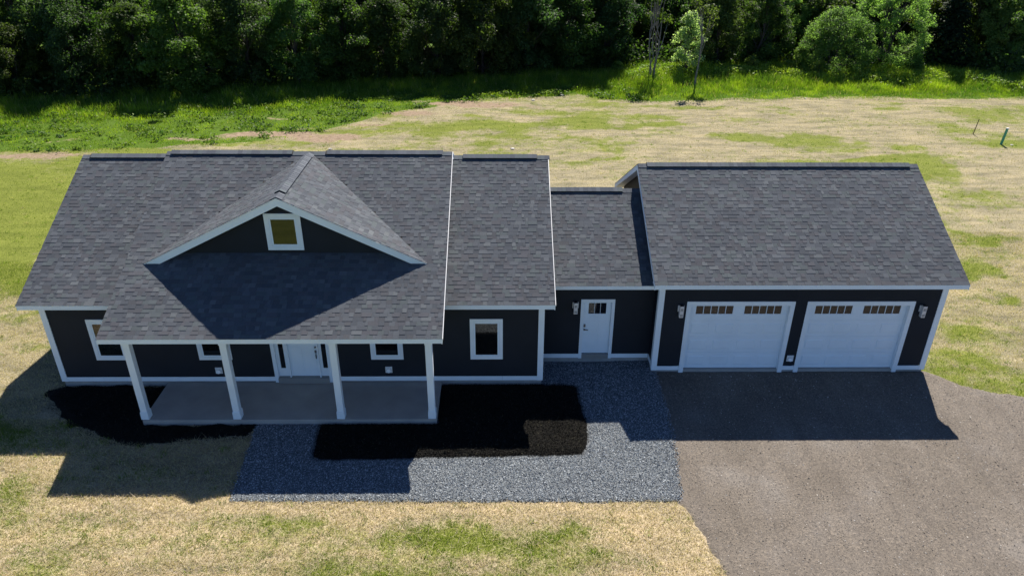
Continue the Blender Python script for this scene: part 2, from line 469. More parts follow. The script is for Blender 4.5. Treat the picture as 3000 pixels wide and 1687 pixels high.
DRIVE = [(18.1, .75), (18.1, -1.2), (18.05, -2.6), (17.95, -3.8), (17.9, -4.85), (18.15, -5.2), (18.25, -5.6), (18.4, -6.3), (18.7, -7.4), (19.2, -9), (20.5, -13), (24, -20), (32, -26), (60, -34), (60, -12), (45, -4.5), (36, -1.7), (31.5, -.95), (29.6, -.72), (28.7, -.52), (27.9, -.15), (27.35, .5), (27.1, .75)]

def sheet_z(P, x, y, rise, edge_w, jit, noise_amp):
    D = sdist(P, x, y) + (N2.fbm(x, y, 2.6, 4) - .5) * jit * 2
    top = .004 + rise * sstep((D + .05) / edge_w) + noise_amp * (N1.fbm(x, y, 3.1, 3) - .5) * sstep(D / .3)
    return gz(x, y) + np.minimum(np.clip(D * .35, -.04, 1), top), D
def sheet(name, P, xs, ys, mt, rise, edge_w, jit=.06, noise_amp=.0):
    X, Y = np.meshgrid(xs, ys)
    Z, D = sheet_z(P, X.ravel(), Y.ravel(), rise, edge_w, jit, noise_amp)
    Z = Z.reshape(X.shape); D = D.reshape(X.shape)
    inside = np.maximum(np.maximum(D[:-1, :-1], D[1:, 1:]), np.maximum(D[1:, :-1], D[:-1, 1:])) > -.02
    id_ = np.arange(X.size).reshape(X.shape)
    F = np.stack([id_[:-1, :-1], id_[:-1, 1:], id_[1:, 1:], id_[1:, :-1]], -1)[inside]
    u, inv = np.unique(F, return_inverse=True)
    V = np.stack([X.ravel(), Y.ravel(), Z.ravel()], 1)[u]
    return tag(link(name, mesh_np(name, V, inv.reshape(-1, 4), [mt], None, True)), kind='structure')
sheet("driveway", DRIVE, np.concatenate([np.arange(17.5, 34, .07), np.arange(34, 62, .8)]), np.concatenate([np.arange(-36, -10, .8), np.arange(-10, 1.2, .07)]), M['drive'], .02, .25, .15)
sheet("gravel_path", GRAVEL, np.arange(6, 19, .06), np.arange(-5.3, 1.5, .06), M['gravel'], .03, .2, .05)
sheet("mulch_bed", MULCH_R, np.arange(7.9, 16.6, .06), np.arange(-3.9, .3, .06), M['mulch'], .09, .3, .05, .05)
sheet("mulch_bed", MULCH_L, np.arange(-.9, 6.9, .06), np.arange(-3.2, .3, .06), M['mulch'], .06, .3, .22, .05)

# ------------------------------------------------------------------ loose pieces
def scatter(P, n, seed, margin=0.0, fuzz=.0):
    r = np.random.default_rng(seed); P = np.asarray(P)
    x = r.uniform(P[:, 0].min(), P[:, 0].max(), n); y = r.uniform(P[:, 1].min(), P[:, 1].max(), n)
    d = sdist(P, x, y) + (N2.fbm(x, y, 2.6, 3) - .5) * .12 + r.normal(0, fuzz, n)
    k = d > margin
    return x[k], y[k], r
def stones(name, x, y, z, size, cols, r, flat=.7, mt='stone'):
    n = len(x)
    o = np.array([(1, 0, 0), (0, 1, 0), (-1, 0, 0), (0, -1, 0), (0, 0, 1), (0, 0, -.5)], float)
    T = np.array([(0, 1, 4), (1, 2, 4), (2, 3, 4), (3, 0, 4), (1, 0, 5), (2, 1, 5), (3, 2, 5), (0, 3, 5)])
    a = r.uniform(0, 6.28, n); ca, sa = np.cos(a), np.sin(a)
    V = o[None] * (1 + r.uniform(-.4, .4, (n, 6, 3))) * size[:, None, None] + r.normal(0, .18, (n, 6, 3)) * size[:, None, None]
    V[..., 2] *= flat
    X = V[..., 0] * ca[:, None] - V[..., 1] * sa[:, None]; Y = V[..., 0] * sa[:, None] + V[..., 1] * ca[:, None]
    V = np.stack([X + x[:, None], Y + y[:, None], V[..., 2] + z[:, None]], -1).reshape(-1, 3)
    F = (T[None] + (np.arange(n) * 6)[:, None, None]).reshape(-1, 3)
    return link(name, mesh_np(name, V, F, [M[mt]], np.repeat(cols, 6, 0)))

x, y, r = scatter(GRAVEL, 125000, 5, 0.0, .03)
k = (sdist(MULCH_R, x, y) < .02) & ~((y > 1.2) & (x > 16.1) & (x < 17))
x, y = x[k], y[k]; n = len(x)
t = r.random(n)[:, None]; w = r.random(n)[:, None]
cols = np.where(t < .55, np.array([[.155, .18, .20]]), np.where(t < .86, np.array([[.36, .39, .41]]), np.array([[.075, .085, .10]]))) * (.7 + .6 * w)
tag(stones("crushed_stone", x, y, gz(x, y) + .038 + r.uniform(-.008, .012, n), r.uniform(.008, .021, n), cols, r),
    "grey crushed stone spread along the front path", "gravel", kind="stuff")
x, y, r = scatter([(18.2, .6), (27.2, .6), (31, -1), (31, -8), (18.6, -8), (18.2, -5)], 46000, 6, .1)
n = len(x); k = sdist(DRIVE, x, y) > r.normal(-.05, .12, n); x, y = x[k], y[k]; n = len(x)
t = r.random(n)[:, None]
cols = np.where(t < .6, np.array([[.19, .165, .135]]), np.where(t < .78, np.array([[.09, .082, .075]]), np.array([[.40, .37, .33]]))) * (.7 + .6 * r.random(n)[:, None])
tag(stones("loose_pebbles", x, y, gz(x, y) + .028, np.clip(r.lognormal(-4.95, .45, n), .003, .026), cols, r, .6), "small loose pebbles strewn over the driveway", "pebbles", kind="stuff")

def blades(name, x, y, z, h, w, lean, cols, r, tipcol=1.15, segs=1, mt='blade'):
    """one curved blade each; cols (n,3)"""
    n = len(x); a = r.uniform(0, 6.28, n); f = r.uniform(0, 6.28, n)
    dx, dy = np.cos(a), np.sin(a); px, py = np.cos(f) * w * .5, np.sin(f) * w * .5
    B0 = np.stack([x - px, y - py, z], 1); B1 = np.stack([x + px, y + py, z], 1)
    L = h * lean; up = h * np.sqrt(np.clip(1 - lean ** 2, .02, 1))
    tip = np.stack([x + dx * L, y + dy * L, z + up], 1)
    if segs == 1:
        V = np.stack([B0, B1, tip], 1).reshape(-1, 3); F = np.arange(3 * n).reshape(-1, 3); C = np.repeat(cols, 3, 0)
    else:
        mx = x + dx * L * .35; my = y + dy * L * .35; mz = z + up * .62
        M0 = np.stack([mx - px * .8, my - py * .8, mz], 1); M1 = np.stack([mx + px * .8, my + py * .8, mz], 1)
        V = np.stack([B0, B1, M0, M1, tip], 1).reshape(-1, 3); i = np.arange(n)[:, None] * 5
        F = np.concatenate([i + np.array([[0, 1, 3]]), i + np.array([[0, 3, 2]]), i + np.array([[2, 3, 4]])], 1).reshape(-1, 3)
        C = np.repeat(cols, 5, 0)
    return link(name, mesh_np(name, V, F, [M[mt]], C))

ALLPOLY = [MULCH_R, MULCH_L, GRAVEL, DRIVE, [(-.02, -.02), (14.8, -.02), (14.8, 1.24), (18.3, 1.24), (18.3, .6), (27.1, .6), (27.1, 9), (-.02, 9.6)], [(3.19, 0), (11.66, 0), (11.66, -1.9), (3.19, -1.9)]]
def lawn_pts(x0, x1, y0, y1, n, seed, margin=-.03):
    r = np.random.default_rng(seed); x = r.uniform(x0, x1, n); y = r.uniform(y0, y1, n); k = np.ones(n, bool)
    for P in ALLPOLY: k &= sdist(P, x, y) < -margin * r.uniform(-1, 1.5, n) * .6
    return x[k], y[k], r
def grass_cols(g, r, straw=((.56, .47, .34), (.30, .235, .155)), green=((.20, .25, .03), (.085, .13, .010))):
    n = len(g); t = r.random(n)[:, None]; is_g = (r.random(n) < g)[:, None]
    s = np.array(straw[0]) * t + np.array(straw[1]) * (1 - t); q = np.array(green[0]) * t + np.array(green[1]) * (1 - t)
    return np.where(is_g, q, s) * r.uniform(.8, 1.15, (n, 1))

# near lawn in front and left of the house
xs, ys, zs, cs, hs, ws, ls = [], [], [], [], [], [], []
for (x0, x1, y0, y1, n, sd_) in ((-3, 19.5, -8.6, -1.6, 230000, 21), (-9, -.1, -3, 9, 90000, 22), (27, 38, -1, 12, 90000, 23)):
    x, y, r = lawn_pts(x0, x1, y0, y1, n, sd_)
    g, s, l = lawn_mask(x, y); n = len(x)
    gg = sstep((g + (N1.fbm(x, y, 3.0, 3) - .5) * .9 - .15) / .7)
    xs.append(x); ys.append(y); cs.append(grass_cols(gg, r)); hs.append(r.uniform(.04, .12, n)); ws.append(r.uniform(.007, .016, n)); ls.append(r.uniform(.35, .97, n))
x, y = np.concatenate(xs), np.concatenate(ys)
tag(blades("lawn_grass", x, y, gz(x, y) - .004, np.concatenate(hs), np.concatenate(ws), np.concatenate(ls), np.concatenate(cs), np.random.default_rng(3)),
    "short straw and green blades of the mown lawn", "grass", kind="stuff")
x, y, r = lawn_pts(-3, 19.5, -8.6, -2.2, 60000, 24)
g, s_, l = lawn_mask(x, y); k = r.random(len(x)) > g * .8; x, y = x[k], y[k]; n = len(x)
t = r.random(n)[:, None]
tag(blades("loose_straw", x, y, gz(x, y) + r.uniform(.005, .04, n), r.uniform(.08, .24, n), r.uniform(.006, .012, n), r.uniform(.9, .995, n), np.array([[.68, .58, .43]]) * t + np.array([[.36, .28, .18]]) * (1 - t), r),
    "long dry straw lying over the front lawn", "straw", kind="stuff")
r = np.random.default_rng(25); nt_ = 1500
tx = np.concatenate([r.uniform(-2, 19, nt_), r.uniform(27.5, 37, 500), r.uniform(-8, -1, 250), r.uniform(-12, 52, 2600)]); ty = np.concatenate([r.uniform(-8.4, -2.4, nt_), r.uniform(-1, 11, 500), r.uniform(-2, 9, 250), r.uniform(11, 36, 2600)])
k = np.ones(len(tx), bool)
for P in ALLPOLY: k &= sdist(P, tx, ty) < -.03
k &= (ty < green_edge(tx)) & (r.random(len(tx)) < .25 + lawn_mask(tx, ty)[0]); tx, ty = tx[k], ty[k]
m_ = 16; x = np.repeat(tx, m_) + r.normal(0, .07, len(tx) * m_); y = np.repeat(ty, m_) + r.normal(0, .05, len(tx) * m_); n = len(x)
hh = np.repeat(r.uniform(.06, .17, len(tx)), m_) * r.uniform(.6, 1.1, n); tcol = np.repeat(r.random(len(tx)), m_)[:, None]
c = np.where(tcol < .7, np.array([[.10, .155, .014]]) * (1 + tcol), np.array([[.48, .40, .27]])) * r.uniform(.7, 1.2, (n, 1))
tag(blades("lawn_tufts", x, y, gz(x, y) - .005, hh, r.uniform(.010, .02, n), r.uniform(.2, .85, n), c, r), "taller tufts scattered through the lawn", "grass", kind="stuff")
# back lawn: sparser, coarser tufts
x, y, r = lawn_pts(-18, 56, 9.5, 39, 150000, 31)
k = y < green_edge(x) + .5; x, y = x[k], y[k]
g, s, l = lawn_mask(x, y); n = len(x)
k = r.random(n) > s * .9; x, y, g = x[k], y[k], g[k]; n = len(x)
gg = sstep((g + (N1.fbm(x, y, 2.0, 3) - .5) * .9 - .15) / .7)
tag(blades("back_lawn_grass", x, y, gz(x, y) - .005, r.uniform(.04, .11, n), r.uniform(.012, .03, n), r.uniform(.3, .95, n), grass_cols(gg, r, ((.42, .36, .22), (.24, .19, .10))), r),
    "straw and green tufts of the back lawn", "grass", kind="stuff")
# uncut bank
r = np.random.default_rng(41); n = 210000
x = r.uniform(-26, 60, n); e0 = green_edge(x); e1 = tree_edge(x) + 2.5
y = e0 + (e1 - e0) * r.random(n) + r.normal(0, .35, n)
hn = N3.fbm(x, y, .45, 4); hn2 = N1.fbm(x, y, 1.1, 3)
rel = (y - e0) / np.maximum(e1 - e0, 2)
bare = (lawn_mask(x, y)[1] > .30 + .3 * hn2)
keep = ~bare & (r.random(n) < .35 + 1.1 * hn2) & ~((x < 6) & (rel < .55) & (hn2 < .40) & (r.random(n) < .8))
x, y, rel, hn, hn2 = x[keep], y[keep], rel[keep], hn[keep], hn2[keep]; n = len(x)
tallm = sstep((x - 6) / 8)                               # mown lower on the left, tall weeds to the right
h = (.10 + .75 * sstep((rel - .3 + .35 * tallm) / .7)) * (.5 + hn) * r.uniform(.6, 1.2, n)
t = r.random(n)[:, None]; w = np.clip((hn2[:, None] - .3) * 2.2, 0, 1)
yl = sstep((N2.fbm(x, y, .8, 4)[:, None] - .5) * 4)
c = (np.array([[.12, .235, .03]]) * (1 - w) + np.array([[.25, .37, .03]]) * w) * (.7 + .6 * t) * (1 - .35 * (1 - yl)) + yl * np.array([[.07, .05, .0]])
dry = (r.random(n) < .05)[:, None]; c = np.where(dry, np.array([[.36, .32, .16]]), c)
tag(blades("tall_grass", x, y, gz(x, y) - .01, h, r.uniform(.015, .04, n), r.uniform(.05, .65, n), c, r, segs=2),
    "tall uncut green grass on the bank below the trees", "grass", kind="stuff")
# mulch chips
xs = []; 
for P, nn, sd_ in ((MULCH_R, 60000, 51), (MULCH_L, 20000, 52)):
    x, y, r = scatter(P, nn, sd_, -.02, .04 if P is MULCH_R else .12); xs.append((x, y))
x = np.concatenate([a[0] for a in xs]); y = np.concatenate([a[1] for a in xs]); n = len(x)
k = ~((x > 3.2) & (x < 11.66) & (y > -1.88)); x, y = x[k], y[k]; n = len(x)
t = r.random(n)[:, None]
c = np.where(t < .975, np.array([[.0125, .0125, .011]]) * (.3 + 2.2 * r.random(n)[:, None] ** 2), np.array([[.075, .07, .045]]))
k_h = np.maximum(gz(x, y) + .006, np.maximum(sheet_z(MULCH_R, x, y, .09, .3, .05, .05)[0], sheet_z(MULCH_L, x, y, .06, .3, .22, .05)[0]))
blades_o = blades("mulch_chips", x, y, k_h + r.uniform(-.008, .012, n), r.uniform(.03, .09, n), r.uniform(.012, .03, n), r.uniform(.75, .99, n), c, r, mt='chip')
tag(blades_o, "shredded dark bark chips covering the planting beds", "mulch", kind="stuff")

# ================================================================== HOUSE
# dimensions (metres): x along the front, y to the back, z up
WH, YR, ZR, ZE, OV, OH = 14.772, 4.812, 5.775, 3.061, .475, .291
XC0, XC1, YC, ZC, YRC, ZRC = 2.737, 11.922, -2.113, 2.942, 4.301, 6.062
XD, YD, WD, ZT, YDW = 7.323, .176, 4.168, 4.0, .53
YB, XG, YG, WG, OG = 1.258, 18.337, .616, 8.731, .284
YEG, ZEG, YRG, ZRG = .14, 3.376, 4.469, 5.61
YEB, ZEB, YRB, ZRB = .70, 3.06, 4.18, 4.85
house = empty("house", (0, 0, 0), "dark grey single-storey house with white trim, shingled gable roofs and attached two-door garage", "house")
TH = .15   # roof build-up

def siding_mesh(rects, axis, pos, out, exposure=.104, lap=.014):
    """clapboards: each course is its own tilted board, rects [(a0,a1,z0,z1)], out = direction sign"""
    mb = MB()
    for a0, a1, z0, z1 in rects:
        nrow = max(1, math.ceil((z1 - z0) / exposure))
        for i in range(nrow):
            lo = z0 + i * exposure; hi = min(lo + exposure, z1)
            p0 = pos + out * (lap + .004); p1 = pos + out * .004
            pts = [(a0, p0, lo), (a1, p0, lo), (a1, p1, hi), (a0, p1, hi), (a0, pos, lo), (a1, pos, lo)]
            if axis == 'x':
                mb.add([(p, q, z) for p, q, z in pts], [(0, 1, 2, 3), (4, 5, 1, 0)])
            else:
                mb.add([(q, p, z) for p, q, z in pts], [(0, 1, 2, 3), (4, 5, 1, 0)])
    return mb
def siding(rects, axis, pos, out, label=None):
    o = siding_mesh(rects, axis, pos, out).build("wall", M['siding'], house)
    if label: o["label"] = label
    return o

ZB, BT = .117, .15
# cores behind the boards
MB().box(.03, WH - .03, .12, 2 * YR - .12, -.2, ZE - .1).build("wall_core", M['siding'], house)
MB().box(WH - .02, XG + .02, YB + .12, 2 * YRB - YB - .12, -.2, ZEB - .1).build("wall_core", M['siding'], house)
MB().box(XG + .03, XG + WG - .03, YG + .2, 2 * YRG - YG - .12, -.2, ZEG - .1).build("wall_core", M['siding'], house)
# foundations
f = MB(); f.box(.01, WH - .01, .012, .2, -.25, ZB); f.box(WH - .01, XG, YB + .012, YB + .2, -.25, ZB); f.box(XG + .01, XG + WG - .01, YG + .012, YG + .22, -.25, .055)
f.box(.01, .2, .2, 2 * YR, -.25, ZB); f.box(XG + WG - .2, XG + WG - .01, YG + .2, 2 * YRG - YG, -.25, ZB); f.box(.2, WH, 2 * YR - .2, 2 * YR - .01, -.25, ZB)
f.build("foundation", M['foundation'], house)
# front walls with their openings
FD0, FD1, FDT = 6.53, 8.31, 2.45            # front door unit
SD0, SD1, SDT = 16.03, 17.10, 2.286         # side door casing
ZS = ZB + BT
siding([(0, FD0 + .06, ZS, ZE - .15), (FD1 - .06, WH, ZS, ZE - .15), (FD0 + .06, FD1 - .06, FDT - .06, ZE - .15)], 'x', 0.0, -1, "charcoal lap siding across the porch front")
siding([(WH, SD0 + .05, ZS, ZEB - .13), (SD1 - .05, XG, ZS, ZEB - .13), (SD0 + .05, SD1 - .05, SDT - .05, ZEB - .13)], 'x', YB, -1, "charcoal lap siding of the recessed connector")
G1, G2, GW, GT = 19.19, 22.885, 3.32, 2.554
siding([(XG, G1 + .05, ZS - .03, ZEG - .14), (G1 + GW - .05, G2 + .05, ZS - .03, ZEG - .14), (G2 + GW - .05, XG + WG, ZS - .03, ZEG - .14), (G1 + .05, G1 + GW - .05, GT - .05, ZEG - .14), (G2 + .05, G2 + GW - .05, GT - .05, ZEG - .14)], 'x', YG, -1, "charcoal lap siding around the garage doors")
# end walls (gables as stepped courses)
def gable_rects(y0, y1, z0, ze, yr, zr, ov_y):
    R = [(y0, y1, z0, ze)]
    m_ = (zr - ze) / (yr - ov_y); z = ze
    while z < zr - .3:
        half = (zr - .16 - z) / m_; R.append((max(y0, yr - half), min(y1, yr + half), z, z + .104)); z += .104
    return R
siding(gable_rects(0, 2 * YR, ZS, ZE - .1, YR, ZR, -OV), 'y', 0.0, -1, "left gable end wall in charcoal lap siding")
siding(gable_rects(0, 2 * YR, ZS, ZE - .1, YR, ZR, -OV), 'y', WH, 1)
siding(gable_rects(YG, 2 * YRG - YG, ZS, ZEG - .1, YRG, ZRG, YEG), 'y', XG, -1)
siding(gable_rects(YG, 2 * YRG - YG, ZS, ZEG - .1, YRG, ZRG, YEG), 'y', XG + WG, 1)
siding([(0, WH, ZS, ZE - .1)], 'x', 2 * YR, 1)
siding([(XG, XG + WG, ZS, ZEG - .1)], 'x', 2 * YRG - YG, 1)
# corner boards
CB = .14
def cboard(x, y, sx, sy, z0, z1, w=CB):
    """L-shaped white corner board at (x,y); sx, sy point outwards"""
    t = .036
    b_ = MB(); b_.box(*sorted((x - sx * w, x + sx * t)), *sorted((y, y + sy * t)), z0, z1)
    b_.box(*sorted((x, x + sx * t)), *sorted((y - sy * w, y)), z0, z1)
    b_.build("corner_board", M['white'], house)
cboard(0, 0, -1, -1, ZB, ZE - .14); cboard(WH, 0, 1, -1, ZB, ZE - .14)
cboard(XG, YG, -1, -1, .06, ZEG - .14); cboard(XG + WG, YG, 1, -1, .06, ZEG - .14)
cboard(0, 2 * YR, -1, 1, ZB, ZE - .14); cboard(XG + WG, 2 * YRG - YG, 1, 1, ZB, ZEG - .14)
# base boards, butted piece to piece
def base(x0, x1, y, z=ZB, h=BT):
    MB().box(x0, x1, y - .03, y, z, z + h).build("base_board", M['white'], house, .003)
for a, c in ((.141, 1.22), (1.224, 3.65), (3.654, 6.526), (8.314, 11.0), (11.004, 13.55), (13.554, WH - .141)): base(a, c, 0)
base(WH + .04, SD0 - .003, YB); base(SD1 + .003, XG - .04, YB)
base(XG + .141, G1 - .003, YG, .06, .145); base(G1 + GW + .003, G2 - .003, YG, .06, .145); base(G2 + GW + .003, XG + WG - .141, YG, .06, .145)
MB().box(XG - .033, XG - .003, YG + .145, YB - .035, ZB, ZB + BT).build("base_board", M['white'], house)

# ------------------------------------------------------------------ roofs
E_SH = .143
TONES = [(.081, .090, .104), (.093, .103, .117), (.069, .077, .090), (.082, .085, .097), (.085, .099, .107), (.108, .119, .130), (.075, .079, .089)]
_tm = np.mean(TONES, 0); TONES = [tuple(_tm + (np.array(t_) - _tm) * .95) for t_ in TONES]
WIDTHS = [.085, .125, .165, .215, .28]
SHV = {}
def shingle_mesh(wi, ti, raised):
    key = (wi, ti, raised)
    if key not in SHV:
        V, F = shingle_geo(WIDTHS[wi], raised)
        SHV[key] = mesh_np("shingle", V, F, [M['shingle']], np.tile(np.array(TONES[ti]), (len(V), 1)))
    return SHV[key]
def shingle_geo(w, raised):
    t = .012 if raised else .0045; h = w / 2 - .0015; L = E_SH + .025
    jag = 0.0
    V = np.array([(-h, jag, 0), (h, jag, 0), (h, jag, t), (-h, jag, t), (h, L, .003), (-h, L, .003), (h, L, 0), (-h, L, 0)])
    F = np.array([(0, 1, 2, 3), (3, 2, 4, 5), (1, 6, 4, 2), (0, 3, 5, 7)])
    return V, F
SHINGLES = []     # (roof object, matrix rows, wi, ti, raised, distance)
def lay_shingles(roof, origin, ux, us, length, slope_len, keep=None, seed=0):
    """courses from the eave up; ux along the course, us up the slope"""
    rr = random.Random(seed); origin = Vector(origin); ux = Vector(ux); us = Vector(us); un = ux.cross(us)
    if un.z < 0: un = -un
    k = 0; s = 0.0
    while s < slope_len - .02:
        a = -rr.random() * .2; raised = rr.random() < .5
        while a < length:
            wi = rr.choices(range(5), (2, 3, 4, 3, 2))[0]; w = WIDTHS[wi]
            lo, hi = max(a, 0), min(a + w, length)
            mid = (a + w / 2)
            if lo + .02 < hi:
                mid = (lo + hi) / 2; fx = (hi - lo) / w; fy = min(1.0, (slope_len - s) / (E_SH + .025))
                ds = rr.uniform(-.002, .002)
                sl = s
                p = origin + ux * mid + us * (sl + ds) + un * .004
                pc = p + us * .07
                if keep is None or keep(pc):
                    ti = rr.choices(range(7), (5, 4, 4, 3, 3, 1.2, 3))[0]
                    SHINGLES.append((roof, p, ux * fx, us * fy, un, wi, ti, raised, (pc - CAM).length))
            raised = not raised if rr.random() < .8 else raised
            a += w
        s += E_SH; k += 1

def gable_roof(x0, x1, ye, ze, yr, zr, yb, zb_, label, seed, x_sh=None, keep=None, rake=(True, True), fas=.155, lip=False):
    """deck shell with white edges; shingled front slope, plain back slope"""
    d = TH
    prof = [(ye, ze), (ye, ze - d), (yr, zr - d - .02), (yb, zb_ - d), (yb, zb_), (yr, zr)]
    roof = MB().prism_x(prof, x0 + .006, x1 - .006).build("roof", M['soffit'], house)
    roof["label"] = label
    # fascia boards
    MB().box(x0, x1, ye - .022, ye - .001, ze - fas, ze - .012).build("fascia", M['white'], roof)
    MB().box(x0, x1, yb + .001, yb + .022, zb_ - fas, zb_ - .012).build("fascia", M['white'], roof)
    ml = math.hypot(yr - ye, zr - ze)
    for on, xa, xb in ((rake[0], x0 - .016, x0 + .005), (rake[1], x1 - .005, x1 + .016)):
        if not on: continue
        b_ = MB(); b_.prism_x([(ye - .02, ze - .012), (ye - .02, ze - .18), (yr, zr - .20), (yb + .02, zb_ - .18), (yb + .02, zb_ - .012), (yr, zr - .01)], xa, xb)
        b_.build("rake_board", M['white'], roof)
        # metal drip edge lapping the rake
        right = xa > x0
        e0 = xb - .012 if right else xa - .004
        if right and lip:
            MB().prism_x([(ye - .035, ze - .004), (ye - .035, ze - .05), (yr, zr - .03), (yb + .03, zb_ - .05), (yb + .03, zb_ + .005), (yr, zr + .022)], x1 + .017, x1 + .034).build("drip_edge", M['flash'], roof); continue
        MB().prism_x([(ye - .035, ze - .03), (ye - .035, ze - .055), (yr, zr - .045), (yb + .03, zb_ - .055), (yb + .03, zb_ - .03), (yr, zr - .014)], e0, e0 + .016).build("drip_edge", M['flash'], roof)
    us = Vector((0, yr - ye, zr - ze)) / ml
    nrm = Vector((0, -(zr - ze), yr - ye)) / ml
    xa, xb = x_sh or (x0 - .02, x1 + (.016 if lip else .02))
    lay_shingles(roof, Vector((xa, ye - .03, ze)) - us * 0 + Vector((0, 0, -.03 * (zr - ze) / (yr - ye))), (1, 0, 0), us, xb - xa, ml + .03, keep, seed)
    # underlay just below the shingles and the plain back slope
    up = nrm * .003
    V = [(x0 - .012, ye - .025, ze - .025 * (zr - ze) / (yr - ye) + .003), (x1 + .012, ye - .025, ze - .025 * (zr - ze) / (yr - ye) + .003), (x1 + .012, yr, zr + .003), (x0 - .012, yr, zr + .003)]
    mb = MB(); mb.add(V, [(0, 1, 2, 3)]); mb.build("underlay", M['vent_black'], roof)
    mb = MB(); s_ = (zr - zb_) / (yb - yr)
    mb.add([(x0 - .02, yr, zr + .01), (x1 + .02, yr, zr + .01), (x1 + .02, yb + .03, zb_ - .03 * s_ + .01), (x0 - .02, yb + .03, zb_ - .03 * s_ + .01)], [(3, 2, 1, 0)])
    mb.build("back_slope", M['shingle_back'], roof)
    return roof

# dormer footprint: the main slope below it is not shingled
MC = (ZRC - ZC) / (YRC - YC); MD = (ZRC - ZT) / WD
def under_dormer(p):
    if p.y < YDW + .05: return False
    return ZRC - abs(p.x - XD) * MD > p.z + .03
roof_w = gable_roof(-OH, WH + OH, -OV, ZE, YR, ZR, 2 * YR + OV, ZE, "grey shingled gable roof over the house wings", 1, None,
                    lambda p: (p.x < XC0 + .1 or p.x > XC1 - .1), lip=True)
MP = MC
yb_c = YRC + 5.2; 
roof_c = gable_roof(XC0, XC1, YC, ZC, YRC, ZRC, yb_c, ZRC - 5.2 * MC, "raised grey shingled roof reaching down over the porch", 2, None, lambda p: not under_dormer(p), lip=True)
roof_b = gable_roof(WH + .02, XG - .02, YEB, ZEB, YRB, ZRB, 2 * YRB - YEB, ZEB, "lower grey shingled roof of the connector", 3, (WH + .02, XG - .02), None, (False, False), .14)
roof_g = gable_roof(XG - OG, XG + WG + OG, YEG, ZEG, YRG, ZRG, 2 * YRG - YEG, ZEG, "grey shingled gable roof over the garage", 4)
# flat soffits closing the eaves down to the walls
for x0, x1, ya, yb2, z in ((-OH + .01, WH + OH - .01, -OV + .01, -.02, ZE - .152), (WH + .04, XG - .04, YEB + .01, YB - .02, ZEB - .142), (XG - OG + .01, XG + WG + OG - .01, YEG + .01, YG - .02, ZEG - .152)):
    MB().box(x0, x1, ya, yb2, z, z + .012).build("soffit", M['soffit'], house)
# wall closing the step between wing roof and raised roof
for xx in (XC0 + .15, XC1 - .17):
    b_ = MB(); b_.prism_x([(-OV + .1, ZE - .05), (YRC, ZR - .6), (YRC, ZRC - .16), (-OV + .1, ZC + (YC * -1 - OV + .1) * MC - .16)], xx, xx + .02); b_.build("cheek_wall", M['siding'], house)

# dormer
dl = math.hypot(WD, ZRC - ZT)
d_roof = MB()
n_off = .19
prof = [(XD - WD, ZT), (XD, ZRC), (XD + WD, ZT), (XD + WD - .22, ZT - .06), (XD, ZRC - n_off), (XD - WD + .22, ZT - .06)]
# shell runs back to the main ridge; the tail dives below the main roof
d_roof.prism_y([(x_, z_) for x_, z_ in prof], YD + .012, YRC - .05)
d_roof = d_roof.build("roof", M['soffit'], house); d_roof["label"] = "dormer roof with white rake boards above the porch"
rk = MB()
RH = .225
rk.prism_y([(XD - WD - .01, ZT - .012), (XD, ZRC - .005), (XD, ZRC - .005 - RH * 1.08), (XD - WD + .40, ZT - .03)], YD - .016, YD + .011)
rk.prism_y([(XD, ZRC - .005), (XD + WD + .01, ZT - .012), (XD + WD - .40, ZT - .03), (XD, ZRC - .005 - RH * 1.08)], YD - .016, YD + .011)
rk.build("rake_board", M['white'], d_roof)
for sx in (-1, 1):
    us = Vector((-sx * WD, 0, ZRC - ZT)) / dl
    ux = Vector((0, 1, 0))
    def kp(p): return p.z > ZC + (p.y - YC) * MC - .06
    lay_shingles(d_roof, Vector((XD + sx * (WD + .015), YD - .03, ZT - .007)), ux, us, YRC - YD + .03, dl + .015, kp, 10 + sx)
    MB().add([(XD + sx * (WD + .012), YD - .022, ZT - .004), (XD + sx * (WD + .012), YRC - .05, ZT - .004), (XD, YRC - .05, ZRC + .002), (XD, YD - .022, ZRC + .002)], [(0, 1, 2, 3)]).build("underlay", M['vent_black'], d_roof)
    MB().add([(XD + sx * (WD + .035), YD - .034, ZT - .02), (XD, YD - .034, ZRC - .002), (XD, YD - .034, ZRC - .03), (XD + sx * (WD + .035), YD - .034, ZT - .045), (XD + sx * (WD + .035), YD - .015, ZT - .02), (XD, YD - .015, ZRC - .002), (XD, YD - .015, ZRC - .03), (XD + sx * (WD + .035), YD - .015, ZT - .045)],
             [(0, 1, 2, 3), (4, 5, 6, 7), (0, 1, 5, 4), (3, 2, 6, 7)]).build("drip_edge", M['flash'], d_roof)
# dormer gable wall
zr_at = ZC + (YDW - YC) * MC
R = []; z = zr_at - .12
while z < ZRC - .22:
    half = (ZRC - .17 - z - .052) / MD
    R.append((XD - half, XD + half, z, z + .104)); z += .104
siding(R, 'x', YDW, -1, "triangular dormer gable in charcoal lap siding")
mb = MB(); hb = (ZRC - .2 - (zr_at - .2)) / MD
mb.prism_y([(XD - hb, zr_at - .2), (XD + hb, zr_at - .2), (XD, ZRC - .2)], YDW + .005, YDW + .1); mb.build("wall_core", M['siding'], house)

